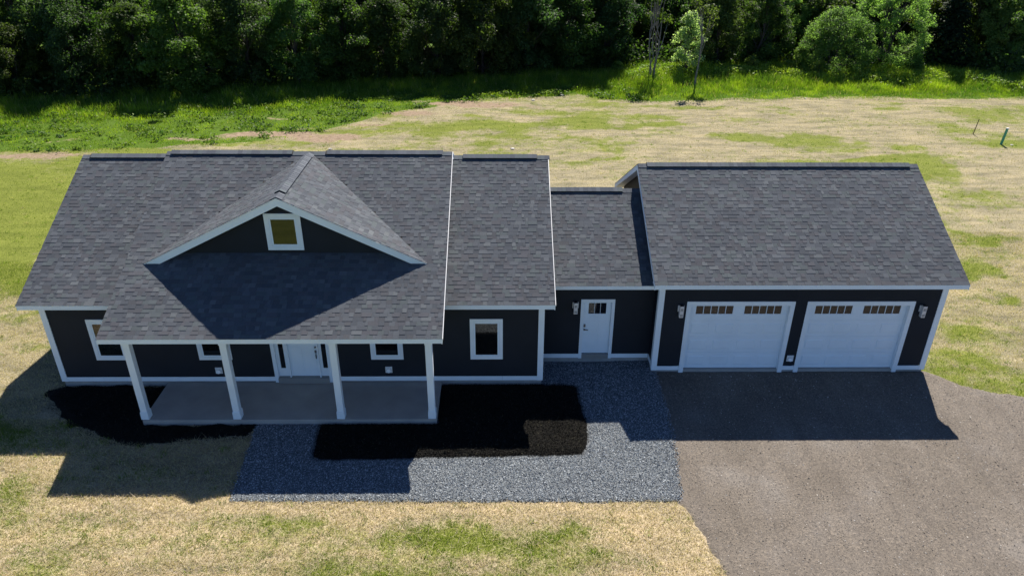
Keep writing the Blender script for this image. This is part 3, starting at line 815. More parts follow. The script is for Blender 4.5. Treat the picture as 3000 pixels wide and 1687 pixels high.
# shingles: the 300 nearest as pieces, the rest joined per roof
SHINGLES.sort(key=lambda s: s[-1])
rest = {}
for i, (roof, p, ux, us, un, wi, ti, raised, dist) in enumerate(SHINGLES):
    if i < 300:
        o = link("shingle", shingle_mesh(wi, ti, raised), roof)
        o.matrix_basis = Matrix(((ux.x, us.x, un.x, p.x), (ux.y, us.y, un.y, p.y), (ux.z, us.z, un.z, p.z), (0, 0, 0, 1)))
    else:
        rest.setdefault("all", []).append((p, ux, us, un, wi, ti, raised))
Vs, Fs, Cs = [], [], []; nb = 0
rj = np.random.default_rng(5)
for p, ux, us, un, wi, ti, raised in rest["all"]:
    V, F = shingle_geo(WIDTHS[wi], raised)
    Vs.append(np.array(p)[None] + V[:, :1] * np.array(ux) + V[:, 1:2] * np.array(us) + V[:, 2:] * np.array(un))
    Fs.append(F + nb); nb += 8; Cs.append(np.tile(np.array(TONES[ti]) * rj.uniform(.93, 1.07), (8, 1)))
o = link("shingle_courses", mesh_np("shingle_courses", np.concatenate(Vs), np.concatenate(Fs), [M['shingle']], np.concatenate(Cs)), house)
tag(o, kind="stuff")

# ridge vents with cap shingles
CAPS = {}
def cap_mesh(ti, m_, hw=.165, L=.165):
    key = (ti, round(m_, 3))
    if key not in CAPS:
        z = -hw * m_ * .98
        V = np.array([(0, -hw, z), (0, 0, 0), (0, hw, z), (L, -hw, z - .004), (L, 0, -.006), (L, hw, z - .004),
                      (0, -hw, z - .012), (0, 0, -.012), (0, hw, z - .012), (L, -hw, z - .016), (L, hw, z - .016)])
        F4 = np.array([(0, 3, 4, 1), (1, 4, 5, 2), (0, 1, 7, 6), (1, 2, 8, 7), (0, 6, 9, 3), (2, 5, 10, 8)])
        CAPS[key] = mesh_np("cap_shingle", V, F4, [M['shingle']], np.tile(np.array(TONES[ti]) * 1.25, (len(V), 1)))
    return CAPS[key]
def ridge(p0, p1, m_, vent, label, seed):
    """ridge line p0->p1; vent = (s0,s1) stretches of raised vent"""
    rr = random.Random(seed); p0 = Vector(p0); p1 = Vector(p1); d = (p1 - p0); L = d.length; d = d / L
    side = Vector((0, 0, 1)).cross(d)
    mb = MB()
    def prof(hw, zt, th): return [(-hw, zt - hw * m_ - th), (-hw, zt - hw * m_), (0, zt), (hw, zt - hw * m_), (hw, zt - hw * m_ - th), (0, zt - th)]
    for s0, s1 in vent:
        q0 = p0 + d * s0; q1 = p0 + d * s1
        pr = prof(.145, .052, .048)
        vs = [q0 + side * a + Vector((0, 0, z)) for a, z in pr] + [q1 + side * a + Vector((0, 0, z)) for a, z in pr]
        mb.add(vs, [(0, 1, 2, 3, 4, 5), (6, 7, 8, 9, 10, 11)] + [(i, (i + 1) % 6, 6 + (i + 1) % 6, 6 + i) for i in range(6)])
    pr = prof(.12, .006, .012)
    vs = [p0 + side * a + Vector((0, 0, z)) for a, z in pr] + [p1 + side * a + Vector((0, 0, z)) for a, z in pr]
    mb.add(vs, [(0, 1, 2, 3, 4, 5), (6, 7, 8, 9, 10, 11)] + [(i, (i + 1) % 6, 6 + (i + 1) % 6, 6 + i) for i in range(6)])
    rv = mb.build("ridge_vent", M['vent_black'], house)
    rv["label"] = label
    s = 0.0
    while s < L - .05:
        up = .068 if any(a - .03 <= s + .05 <= b_ for a, b_ in vent) else .026
        o = link("cap_shingle", cap_mesh(rr.choice((0, 1, 2, 4)), m_), rv)
        p = p0 + d * s + Vector((0, 0, up + rr.uniform(0, .003)))
        o.matrix_basis = Matrix(((d.x, side.x, 0, p.x), (d.y, side.y, 0, p.y), (d.z, side.z, 1, p.z), (0, 0, 0, 1)))
        s += .143
ridge((-OH, YR, ZR), (XC0 + .1, YR, ZR), .51, [(.25, 3.1)], "ridge vent on the left wing", 1)
ridge((XC0, YRC, ZRC), (XC1, YRC, ZRC), MC, [(.22, 4.05), (5.1, 8.87)], "ridge vent on the raised porch roof", 2)
ridge((XC1 - .1, YR, ZR), (WH + OH, YR, ZR), .51, [(.45, 2.9)], "ridge vent on the right wing", 3)
ridge((WH + .32, YRB, ZRB), (XG - .3, YRB, ZRB), .515, [(.0, 2.45)], "ridge vent on the connector", 4)
ridge((XG - OG, YRG, ZRG), (XG + WG + OG, YRG, ZRG), .515, [(.36, 9.0)], "ridge vent on the garage", 5)
ridge((XD, YD - .02, ZRC + .004), (XD, YRC - .1, ZRC + .004), MD, [(.42, 3.75)], "ridge vent on the dormer", 6)

# ------------------------------------------------------------------ porch
pc = MB().box(3.196, 11.652, -1.883, -.002, -.3, .056).build("porch_slab", M['concrete'], house, .006)
pc["label"] = "bare concrete porch slab"
for i, px in enumerate((3.182, 5.816, 8.796, 11.425)):
    w = .19; y0 = -1.845
    post = MB().box(px, px + w, y0, y0 + w, .30, 2.66).build("porch_post", M['white'], house, .006)
    b_ = MB().box(px - .018, px + w + .018, y0 - .018, y0 + w + .018, .057, .30); b_.box(px - .008, px + w + .008, y0 - .008, y0 + w + .008, .3, .318)
    b_.build("post_base", M['white'], post, .004)
    MB().box(px - .012, px + w + .012, y0 - .012, y0 + w + .012, 2.56, 2.655).build("post_cap", M['white'], post, .003)
MB().box(XC0 + .25, XC1 - .2, -1.86, -1.64, 2.661, ZC - .05).build("porch_beam", M['white'], house)
MB().box(XC0 + .02, XC1 - .02, YC + .01, -1.865, ZC - .16, ZC - .148).build("porch_soffit", M['soffit'], house)
MB().box(XC0 + .25, XC1 - .2, -1.63, -.04, 2.78, 2.79).build("porch_ceiling", M['soffit'], house)

# ------------------------------------------------------------------ windows
def window(x0, x1, z0, z1, y, label, cas=.105):
    c = MB()
    t = .034
    c.box(x0, x1, y - t, y - .001, z1 - cas, z1); c.box(x0, x1, y - t, y - .001, z0, z0 + cas)
    c.box(x0, x0 + cas, y - t + .001, y - .001, z0 + cas, z1 - cas); c.box(x1 - cas, x1, y - t + .001, y - .001, z0 + cas, z1 - cas)
    w = c.build("window", M['white'], house); w["label"] = label
    a0, a1, b0, b1 = x0 + cas + .002, x1 - cas - .002, z0 + cas + .002, z1 - cas - .002
    fr = .052
    f_ = MB()
    f_.box(a0, a1, y - .026, y - .004, b1 - fr, b1); f_.box(a0, a1, y - .026, y - .004, b0, b0 + fr)
    f_.box(a0, a0 + fr, y - .025, y - .004, b0 + fr, b1 - fr); f_.box(a1 - fr, a1, y - .025, y - .004, b0 + fr, b1 - fr)
    f_.build("frame", M['door'], w)
    MB().box(a0 + fr, a1 - fr, y - .019, y - .010, b0 + fr, b1 - fr).build("pane", M['glass'], w)
    return w
window(1.235, 2.225, .906, 2.323, -.018, "window beside the leftmost porch post, partly behind the porch roof")
window(4.338, 5.330, .906, 2.323, -.018, "porch window behind the second post from the left")
window(9.550, 10.535, .906, 2.323, -.018, "porch window right of the front door")
window(12.58, 13.565, .906, 2.323, -.018, "fully visible window on the right wing")
window(6.787, 7.818, 4.337, 5.465, YDW - .018, "small square window in the dormer gable", .125)

# ------------------------------------------------------------------ doors
def casing(mb, x0, x1, z0, z1, y, w=.1, t=.036, depth=.1):
    mb.box(x0, x1, y - t, y + depth, z1 - w, z1)
    mb.box(x0, x0 + w, y - t + .001, y + depth, z0, z1 - w)
    mb.box(x1 - w, x1, y - t + .001, y + depth, z0, z1 - w)
# front door with two sidelights
c = MB(); casing(c, FD0, FD1, .06, FDT, 0, .11)
fd = c.build("front_door", M['white'], house); fd["label"] = "white front door with two narrow sidelights under the porch"
MB().box(FD0 + .11, FD1 - .11, -.09, .09, .058, .235).build("threshold", M['threshold'], fd)
MB().box(7.035, 7.915, .045, .085, .25, FDT - .115).build("slab", M['door'], fd)
for a in (7.10, 7.50):
    for z0, z1 in ((.42, 1.3), (1.42, 2.2)):
        MB().box(a, a + .34, .038, .0449, z0, z1).build("panel", M['door'], fd, .003)
for a, c_ in ((FD0 + .11, 7.0), (7.95, FD1 - .11)):
    f_ = MB(); g0 = a + .10 if a < 7 else a + .085; g1 = g0 + .148
    f_.box(a, g0, .04, .08, .25, FDT - .115); f_.box(g1, c_, .04, .08, .25, FDT - .115); f_.box(g0, g1, .041, .08, .25, .54); f_.box(g0, g1, .041, .08, 2.22, FDT - .115)
    f_.build("sidelight", M['white'], fd)
    MB().box(g0, g1, .055, .07, .54, 2.22).build("pane", M['glass'], fd)
for a in (7.0, 7.917):
    MB().box(a, a + .034, -.02, .08, .237, FDT - .115).build("mullion", M['white'], fd)
MB().cyl((7.865, .018, 1.30), .03, .027, 'y', 16).build("viewer", M['nickel'], fd)
MB().box(7.838, 7.892, .014, .045, 1.10, 1.19).build("lock", M['nickel'], fd, .003)
hw = MB(); hw.box(7.853, 7.877, .012, .045, .90, 1.06); hw.box(7.856, 7.874, -.02, .0125, .92, 1.03)
hw.build("handle", M['nickel'], fd)
# connector door
c = MB(); casing(c, SD0, SD1, .10, SDT, YB, .10)
sdo = c.build("side_door", M['white'], house); sdo["label"] = "white entry door with three small panes beside the garage"
MB().box(SD0 + .1, SD1 - .1, YB - .04, YB + .09, .085, .245).build("threshold", M['threshold'], sdo)
s_ = MB(); sx0, sx1, sz0, sz1, yy = SD0 + .105, SD1 - .105, .262, SDT - .105, YB + .045
s_.box(sx0, sx1, yy, yy + .04, sz0, 1.73); s_.box(sx0, sx1, yy, yy + .04, 2.12, sz1); s_.box(sx0, 16.285, yy, yy + .04, 1.73, 2.12); s_.box(16.845, sx1, yy, yy + .04, 1.73, 2.12)
s_.build("slab", M['door'], sdo)
for k_ in range(3):
    MB().box(16.287 + k_ * .186 + .006, 16.287 + k_ * .186 + .180, yy + .012, yy + .022, 1.732, 2.118).build("pane", M['glass'], sdo)
MB().box(16.467, 16.479, yy + .003, yy + .03, 1.731, 2.119).build("muntin", M['white'], sdo); MB().box(16.653, 16.665, yy + .003, yy + .03, 1.731, 2.119).build("muntin", M['white'], sdo)
for a in (sx0 + .12, sx0 + .49):
    MB().box(a, a + .25, yy - .007, yy - .0005, .45, 1.62).build("panel", M['door'], sdo, .0025)
MB().box(16.155, 16.215, yy - .03, yy, 1.245, 1.35).build("lock", M['nickel'], sdo, .003)
hw = MB(); hw.cyl((16.185, yy - .035, 1.155), .032, .034, 'y', 14); hw.box(16.185, 16.30, yy - .055, yy - .034, 1.145, 1.165)
hw.build("handle", M['nickel'], sdo)
# garage doors
def garage_door(x0, label):
    x1 = x0 + GW; c = MB(); casing(c, x0, x1, -.045, GT, YG, .14, .036, .15)
    gd = c.build("garage_door", M['white'], house); gd["label"] = label
    MB().box(x0 + .14, x1 - .14, YG + .0, YG + .15, -.06, .058).build("sill", M['concrete'], gd)
    a0, a1 = x0 + .142, x1 - .142; yd_ = YG + .10; H0, H1 = .068, GT - .143; hs_ = (H1 - H0) / 4
    for k_ in range(4):
        z0 = H0 + k_ * hs_ + (.0012 if k_ else 0); z1 = H0 + (k_ + 1) * hs_ - .0012
        if k_ < 3:
            sec = MB().box(a0, a1, yd_, yd_ + .045, z0, z1).build("section", M['door'], gd, .0015)
            cw = (a1 - a0) / 4
            for q in range(4):
                b_ = MB(); e0, e1, f0, f1 = a0 + q * cw + .10, a0 + (q + 1) * cw - .10, z0 + .125, z1 - .125
                # raised rim around a stamped panel
                b_.add([(e0, yd_ - .0005, f0), (e1, yd_ - .0005, f0), (e1, yd_ - .0005, f1), (e0, yd_ - .0005, f1),
                        (e0 + .022, yd_ - .014, f0 + .022), (e1 - .022, yd_ - .014, f0 + .022), (e1 - .022, yd_ - .014, f1 - .022), (e0 + .022, yd_ - .014, f1 - .022)],
                       [(0, 1, 5, 4), (1, 2, 6, 5), (2, 3, 7, 6), (3, 0, 4, 7), (4, 5, 6, 7)])
                b_.build("panel", M['door'], gd)
        else:
            wz0, wz1 = z1 - .36, z1 - .045
            w1a, w1b, w2a, w2b = a0 + .195, a0 + 1.34, a1 - 1.34, a1 - .195
            s_ = MB(); s_.box(a0, a1, yd_, yd_ + .045, z0, wz0); s_.box(a0, a1, yd_, yd_ + .045, wz1, z1)
            s_.box(a0, w1a, yd_, yd_ + .045, wz0, wz1); s_.box(w1b, w2a, yd_, yd_ + .045, wz0, wz1); s_.box(w2b, a1, yd_, yd_ + .045, wz0, wz1)
            s_.build("section", M['door'], gd)
            for wa, wb in ((w1a, w1b), (w2a, w2b)):
                pw = (wb - wa) / 5
                for q in range(5):
                    MB().box(wa + q * pw + .005, wa + (q + 1) * pw - .005, yd_ + .012, yd_ + .02, wz0, wz1).build("pane", M['glass'], gd)
                for q in range(1, 5):
                    MB().box(wa + q * pw - .010, wa + q * pw + .010, yd_ - .004, yd_ + .011, wz0, wz1).build("muntin", M['door'], gd)
garage_door(G1, "left white garage door with two rows of five small panes")
garage_door(G2, "right white garage door with two rows of five small panes")

# intake and exhaust vents on the walls
def wall_vent(xc, zc, y, label):
    v_ = MB(); w, h = .105, .11
    v_.box(xc - w, xc + w, y - .03, y, zc - h, zc + h)
    o = v_.build("wall_vent", M['vent_plastic'], house, .006); o["label"] = label
    n_ = 18; vs = []; fs = []
    for i in range(n_):
        a = 2 * math.pi * i / n_
        vs.append((xc + .078 * math.cos(a), y - .031, zc - .02 + .066 * math.sin(a)))
    for i in range(n_):
        a = 2 * math.pi * i / n_
        vs.append((xc + .066 * math.cos(a), y - .075 + .02 * math.sin(a), zc - .02 + .055 * math.sin(a)))
    fs = [(i, (i + 1) % n_, n_ + (i + 1) % n_, n_ + i) for i in range(n_)] + [tuple(range(n_, 2 * n_))]
    MB().add(vs, fs).build("hood", M['lampmetal'], o)
wall_vent(4.845, .51, -.018, "small white wall vent left of the second porch post")
wall_vent(10.055, .525, -.018, "small white wall vent below the right porch window")
wall_vent(22.70, .50, YG - .018, "small white wall vent between the garage doors")

# wall lamps
def wall_lamp(xc, zt, y, label):
    e = empty("wall_lamp", (xc, y, zt - .40), label, "wall lamp", "box lamps mounted on the dark siding")
    def put(mb, name, mt, bv=.003):
        mb.v = [(a - xc, b_ - y, c_ - (zt - .40)) for a, b_, c_ in mb.v]
        return mb.build(name, mt, e, bv)
    put(MB().box(xc - .095, xc + .095, y - .03, y + .004, zt - .25, zt - .04), "back_plate", M['lampmetal'])
    bd = put(MB().box(xc - .062, xc + .062, y - .155, y - .0305, zt - .40, zt - .012), "body", M['lampmetal'], .004)
    put(MB().box(xc - .055, xc + .055, y - .148, y - .04, zt - .0115, zt + .006), "top_cap", M['darkmetal'])
    for zz in (zt - .10, zt - .13, zt - .16, zt - .30, zt - .33, zt - .36):
        put(MB().box(xc - .042, xc + .042, y - .1585, y - .1551, zz, zz + .012), "slot", M['darkmetal'], 0)
wall_lamp(15.855, 2.235, YB - .018, "silver box lamp left of the connector entry door")
wall_lamp(19.015, 2.47, YG - .018, "silver box lamp left of the left garage door")
wall_lamp(26.46, 2.46, YG - .018, "silver box lamp right of the right garage door")

# ================================================================== TREES
def tube(pts, radii, n=6):
    V, F = [], []
    for i, p in enumerate(pts):
        p = np.array(p, float)
        d = np.array(pts[min(i + 1, len(pts) - 1)], float) - np.array(pts[max(i - 1, 0)], float); d /= np.linalg.norm(d) + 1e-9
        a = np.cross(d, (0.31, .87, .2)); a /= np.linalg.norm(a) + 1e-9; b_ = np.cross(d, a)
        for k in range(n):
            t = 2 * math.pi * k / n; V.append(p + radii[i] * (math.cos(t) * a + math.sin(t) * b_))
    for i in range(len(pts) - 1):
        for k in range(n):
            F.append((i * n + k, i * n + (k + 1) % n, (i + 1) * n + (k + 1) % n, (i + 1) * n + k))
    return np.array(V), np.array(F)
def join_tubes(list_):
    Vs, Fs, o = [], [], 0
    for V, F in list_: Vs.append(V); Fs.append(F + o); o += len(V)
    return np.concatenate(Vs), np.concatenate(Fs)
def bent(p0, p1, r, k=5, amp=.12):
    p0, p1 = np.array(p0, float), np.array(p1, float); L = np.linalg.norm(p1 - p0)
    P = [p0 + (p1 - p0) * t for t in np.linspace(0, 1, k)]
    for i in range(1, k): P[i] = P[i] + r.normal(0, amp * L / k, 3)
    return P
def leaf_quads(pos, nrm, size, r, stretch=1.6):
    n = len(pos)
    t = np.cross(nrm, r.normal(0, 1, (n, 3))); t /= np.linalg.norm(t, axis=1, keepdims=True) + 1e-9
    b_ = np.cross(nrm, t)
    s = size[:, None]
    V = np.stack([pos - t * s * stretch * .5, pos + b_ * s * .5, pos + t * s * stretch * .5, pos - b_ * s * .5], 1).reshape(-1, 3)
    return V, np.arange(4 * n).reshape(-1, 4)
def broad_tree(name, seed, H, R, low, nclump, per, leaf, c0, c1, clump_r=(.5, 1.1), stems=1, bark='bark', lobes=.28, fill=.45, up=.45, lm='leaf'):
    """returns (trunk mesh, crown mesh), base at origin"""
    r = np.random.default_rng(seed)
    th = r.uniform(0, 6.28, nclump); u = r.uniform(0, 1, nclump)
    zz = low + (H - low) * u ** .85
    rel = (zz - low) / (H - low)
    prof = np.sin(np.pi * np.clip(rel * .82 + .16, 0, 1)) ** .7
    lob = 1 + lobes * np.sin(th * 3 + seed) + .7 * lobes * np.sin(th * 5 + zz * 1.7)
    rad = R * prof * lob * r.uniform(fill, 1, nclump)
    ctr = np.stack([rad * np.cos(th), rad * np.sin(th), zz], 1)
    cr = r.uniform(*clump_r, nclump)
    pos = np.repeat(ctr, per, 0); crr = np.repeat(cr, per)
    d = r.normal(0, 1, (len(pos), 3)); d /= np.linalg.norm(d, axis=1, keepdims=True)
    rr_ = crr * r.random(len(pos)) ** .45
    d2 = d.copy(); d2[:, 2] *= .75
    pos = pos + d2 * rr_[:, None]
    nrm = d * .7 + r.normal(0, .55, d.shape) + np.array([0, 0, up]); nrm /= np.linalg.norm(nrm, axis=1, keepdims=True)
    keep = pos[:, 2] > .05; pos, nrm = pos[keep], nrm[keep]; nL = len(pos)
    V, F = leaf_quads(pos, nrm, leaf * r.uniform(.6, 1.35, nL), r)
    ct = np.repeat(r.random(nclump), per)[keep][:, None]; lt = r.random(nL)[:, None]
    mixv = np.clip(ct * .65 + lt * .35, 0, 1)
    C = (np.array([c0]) * (1 - mixv) + np.array([c1]) * mixv) * r.uniform(.8, 1.2, (nL, 1))
    crown = mesh_np(name + "_crown", V, F, [M[lm]], np.repeat(C, 4, 0))
    T = []
    tops = []
    for s in range(stems):
        a = 6.28 * s / max(stems, 1) + r.uniform(0, 1); off = (.18 if stems > 1 else 0)
        b0 = (off * math.cos(a), off * math.sin(a), -.2)
        t1 = (R * .25 * math.cos(a) * (stems > 1) + r.normal(0, .15), R * .25 * math.sin(a) * (stems > 1) + r.normal(0, .15), H * r.uniform(.72, .9))
        P = bent(b0, t1, r, 7, .10); r0 = (.02 * H * (1 if stems == 1 else .62)) * (.6 if bark == 'bark_pale' else 1)
        T.append(tube(P, np.linspace(r0, r0 * .2, 7), 7)); tops.append(P)
    sel = r.choice(nclump, min(26, nclump), replace=False)
    for i in sel:
        P = tops[r.integers(len(tops))]; k = int(np.clip((ctr[i, 2] / H) * 6 - 1, 1, 5))
        T.append(tube(bent(P[k], ctr[i], r, 4, .15), np.linspace(.010 * H * .6, .008, 4), 5))
    V, F = join_tubes(T)
    trunk = mesh_np(name + "_trunk", V, F, [M[bark]], None, True)
    return trunk, crown
def spruce(name, seed, H, R):
    r = np.random.default_rng(seed); pos, nrm, sz = [], [], []
    T = [tube([(0, 0, -.2), (0, 0, H * .5), (0, 0, H)], [.16, .1, .02], 7)]
    z = .3
    while z < H - .1:
        rr_ = R * (1 - z / H) ** .85
        for k in range(int(9 + 8 * (1 - z / H))):
            a = r.uniform(0, 6.28); L = rr_ * r.uniform(.75, 1.08); m_ = int(10 + L * 22)
            t = np.linspace(.08, 1, m_); x_ = np.cos(a) * L * t; y_ = np.sin(a) * L * t; zz_ = z - .28 * L * t ** 1.4 + r.normal(0, .03, m_)
            w = .22 * L * (1 - t * .6); o = r.normal(0, 1, m_) * w * .5
            pos.append(np.stack([x_ - np.sin(a) * o, y_ + np.cos(a) * o, zz_], 1))
            nn = np.tile([0.2 * math.cos(a), .2 * math.sin(a), 1], (m_, 1)) + r.normal(0, .4, (m_, 3)); nrm.append(nn); sz.append(np.full(m_, .15))
        z += .26
    pos = np.concatenate(pos); nrm = np.concatenate(nrm); nrm /= np.linalg.norm(nrm, axis=1, keepdims=True); sz = np.concatenate(sz)
    V, F = leaf_quads(pos, nrm, sz * r.uniform(.6, 1.3, len(sz)), r, 2.2)
    C = np.array([[.016, .035, .016]]) * r.uniform(.6, 1.5, (len(pos), 1))
    crown = mesh_np(name + "_crown", V, F, [M['needle']], np.repeat(C, 4, 0))
    V, F = join_tubes(T); return mesh_np(name + "_trunk", V, F, [M['bark']], None, True), crown

def place(kind, name, x, y, s=1.0, rz=0.0, label=None, cat="tree", group=None, sz=None):
    tr, cr = KIND[kind]
    e = empty(name, (x, y, float(gz(x, y)) - .03), label, cat, group)
    e.rotation_euler = (0, 0, rz); e.scale = (s, s, sz or s)
    link("trunk", tr, e); link("crown", cr, e)
    return e
DK0, DK1 = (.028, .056, .014), (.066, .116, .026)
KIND = {
    'oak1': broad_tree('oak1', 101, 7.4, 3.0, .5, 130, 230, .115, DK0, DK1, (.45, .95)),
    'oak2': broad_tree('oak2', 102, 8.2, 2.7, .6, 130, 230, .11, (.026, .056, .019), (.062, .112, .038), (.45, .95)),
    'oak3': broad_tree('oak3', 103, 6.8, 3.3, .4, 130, 230, .115, (.033, .064, .014), (.080, .136, .026), (.45, .95)),
    'ash': broad_tree('ash', 104, 7.8, 2.5, 1.0, 110, 220, .105, (.042, .082, .022), (.098, .155, .04), (.45, .85)),
    'willow': broad_tree('willow', 105, 5.4, 3.0, .25, 230, 170, .075, (.060, .112, .036), (.115, .175, .060), (.34, .66), 3, 'bark', .06, .86, .6, 'leaf_light'),
    'willow_big': broad_tree('willow_big', 106, 7.6, 3.3, .7, 220, 170, .08, (.085, .15, .05), (.16, .24, .085), (.35, .6), 3, 'bark', .10, .82, .6, 'leaf_light'),
    'pale': broad_tree('pale', 107, 5.2, 1.15, .5, 60, 90, .105, (.17, .23, .13), (.26, .32, .20), (.3, .55), 2, 'bark', .2, .55, .7, 'leaf_light'),
    'shrub': broad_tree('shrub', 108, 2.0, .95, .1, 45, 90, .085, (.075, .13, .03), (.15, .22, .06), (.22, .42), 3, 'bark', .2, .5),
    'stems1': broad_tree('stems1', 109, 8.2, 1.5, 4.2, 12, 70, .13, (.04, .075, .016), (.08, .125, .03), (.4, .8), 4, 'bark_pale', .28, .45),
    'stems2': broad_tree('stems2', 110, 7.6, 1.1, 4.0, 9, 70, .12, (.045, .08, .02), (.085, .13, .04), (.35, .7), 1, 'bark_pale', .28, .45),
    'spruce': spruce('spruce', 111, 9.5, 2.7),
}
# front row of the woodland
rt = random.Random(77)
front = [(-27, 'oak1'), (-22.5, 'oak3'), (-18.5, 'oak2'), (-14.5, 'oak1'), (-10.5, 'oak3'), (-6.5, 'oak2'), (-2.6, 'ash'), (.8, 'oak3'), (4.4, 'oak1'), (8.2, 'oak2'), (12.0, 'oak1'), (15.6, 'oak2'), (19.2, 'oak1'), (22.6, 'oak2')]
ORD = "first second third fourth fifth sixth seventh eighth ninth tenth eleventh twelfth thirteenth fourteenth fifteenth sixteenth seventeenth eighteenth nineteenth twentieth twenty-first twenty-second".split()
for i, (x_, k_) in enumerate(front):
    y_ = float(tree_edge(x_)) + rt.uniform(1.4, 2.8)
    place(k_, "broadleaf_tree", x_, y_ + (1.2 if x_ < -12 else 0), rt.uniform(.85, 1.1) * (.86 if x_ < -12 else 1), rt.uniform(0, 6.28), "dark leafy tree at the wood's front edge, %s from the left" % ORD[i], "tree", "front row of dark woodland trees")
for i, (x_, k_) in enumerate(((-24, 'oak2'), (-19, 'oak1'), (-13.5, 'oak3'), (-8.5, 'oak1'), (-4, 'oak3'), (2.5, 'oak2'), (6.5, 'oak3'), (10.2, 'oak1'), (14, 'oak3'), (18, 'oak2'), (22, 'oak3'), (26, 'oak1'), (30.5, 'oak3'), (34.5, 'oak2'), (38.5, 'oak1'), (43, 'oak3'), (47.5, 'oak2'), (52, 'oak1'), (56.5, 'oak3'), (61, 'oak2'), (66, 'oak1'))):
    y_ = float(tree_edge(x_)) + rt.uniform(5, 7) + (3.5 if x_ > 24 else (2.2 if x_ < 7 else 0))
    place(k_, "broadleaf_tree", x_, y_, rt.uniform(1.05, 1.25), rt.uniform(0, 6.28), "leafy tree in the woodland's second row, %s from the left" % ORD[i], "tree", "second row of woodland trees")
for x_ in range(-34, 76, 7):
    place(rt.choice(('oak1', 'oak2', 'oak3')), "broadleaf_tree", x_ + rt.uniform(-1.5, 1.5), float(tree_edge(x_)) + rt.uniform(13, 16), rt.uniform(1.25, 1.5), rt.uniform(0, 6.28), "shaded leafy tree deep inside the woodland", "tree", "trees deep inside the woodland")
# individuals on the right
place('stems1', "multi_stem_tree", 26.1, 43.6, 1.0, .6, "grey multi-stemmed tree with bare lower trunks at the wood's edge")
place('stems2', "slender_tree", 29.2, 41.2, 1.0, 2.0, "slender leaning tree with bare side twigs standing in the tall grass")
place('pale', "young_tree", 29.4, 45.6, 1.0, 1.0, "young pale silvery-green tree between two bare-trunked trees")
place('ash', "broadleaf_tree", 32.8, 49.0, .95, 2.2, "yellow-green tree with drooping branches right of the pale young tree")
place('ash', "broadleaf_tree", 36.6, 49.2, .9, 4.1, "mid-green tree leaning over the weeds left of the round bush")
place('willow', "round_willow_bush", 42.2, 46.2, 1.0, .4, "bright green round bush at the front of the right-hand woods", "bush")
place('willow_big', "willow_tree", 47.6, 48.0, 1.0, 1.9, "large rounded light green tree right of the round bush")
place('spruce', "spruce_tree", 53.4, 49.0, 1.0, .0, "dark conical spruce at the right of the tree line")
place('ash', "broadleaf_tree", 57.2, 47.5, .9, .9, "leafy tree at the far right edge of the woodland")
place('willow_big', "willow_tree", 38.8, 52.5, .95, 3.3, "light green tree behind and left of the round bush")
for x_, y_, s_, lb in ((39.6, 47.0, 1.05, "yellowish shrub left of the round bush"), (40.5, 44.9, .75, "small silvery shrub in front of the round bush"), (49.3, 46.3, .95, "small shrub under the large rounded tree"), (35.3, 46.6, .7, "low weedy shrub among the tall grass right of the pale tree"),
                        (23.5, 45.5, .6, "low dark shrub left of the multi-stemmed tree"), (55.0, 43.9, .6, "low weedy shrub at the far right of the bank")):
    place('shrub', "shrub", x_, y_, s_, rt.uniform(0, 6), lb, "shrub")
# dark understorey leaves closing the gaps near the ground
r = np.random.default_rng(61); n = 26000
x = r.uniform(-30, 62, n); y = tree_edge(x) + r.uniform(1.0, 4.5, n) + (N1.fbm(x, x * 0, .3, 3) - .5) * 3
k = ~((x > 39) & (x < 51) & (y < 47)); x, y = x[k], y[k]; n = len(x)
z = gz(x, y) + r.random(n) ** 1.5 * (1.0 + 2.2 * N2.fbm(x, y, .4, 3))
nr = r.normal(0, 1, (n, 3)) + np.array([0, -.2, .5]); nr /= np.linalg.norm(nr, axis=1, keepdims=True)
V, F = leaf_quads(np.stack([x, y, z], 1), nr, r.uniform(.1, .24, n), r)
C = np.array([[.03, .055, .014]]) * r.uniform(.6, 1.5, (n, 1))
tag(link("undergrowth", mesh_np("undergrowth", V, F, [M['leaf']], np.repeat(C, 4, 0))), "leafy undergrowth at the foot of the woodland", "undergrowth", kind="stuff")
# sunlit weeds along the bank on the right
r = np.random.default_rng(62); n = 26000
x = r.uniform(24, 60, n); y = tree_edge(x) + r.normal(-1.0, 1.1, n)
z = gz(x, y) + r.random(n) * (.35 + .75 * N2.fbm(x, y, .5, 3))
nr = r.normal(0, 1, (n, 3)) + np.array([0, 0, .8]); nr /= np.linalg.norm(nr, axis=1, keepdims=True)
V, F = leaf_quads(np.stack([x, y, z], 1), nr, r.uniform(.06, .15, n), r, 2.0)
w = np.clip(N3.fbm(x, y, .3, 3)[:, None] * 1.6 - .3, 0, 1)
C = (np.array([[.11, .19, .045]]) * (1 - w) + np.array([[.24, .31, .03]]) * w) * r.uniform(.7, 1.3, (n, 1))
tag(link("weeds", mesh_np("weeds", V, F, [M['blade']], np.repeat(C, 4, 0))), "sunlit leafy weeds along the right of the bank", "weeds", kind="stuff")

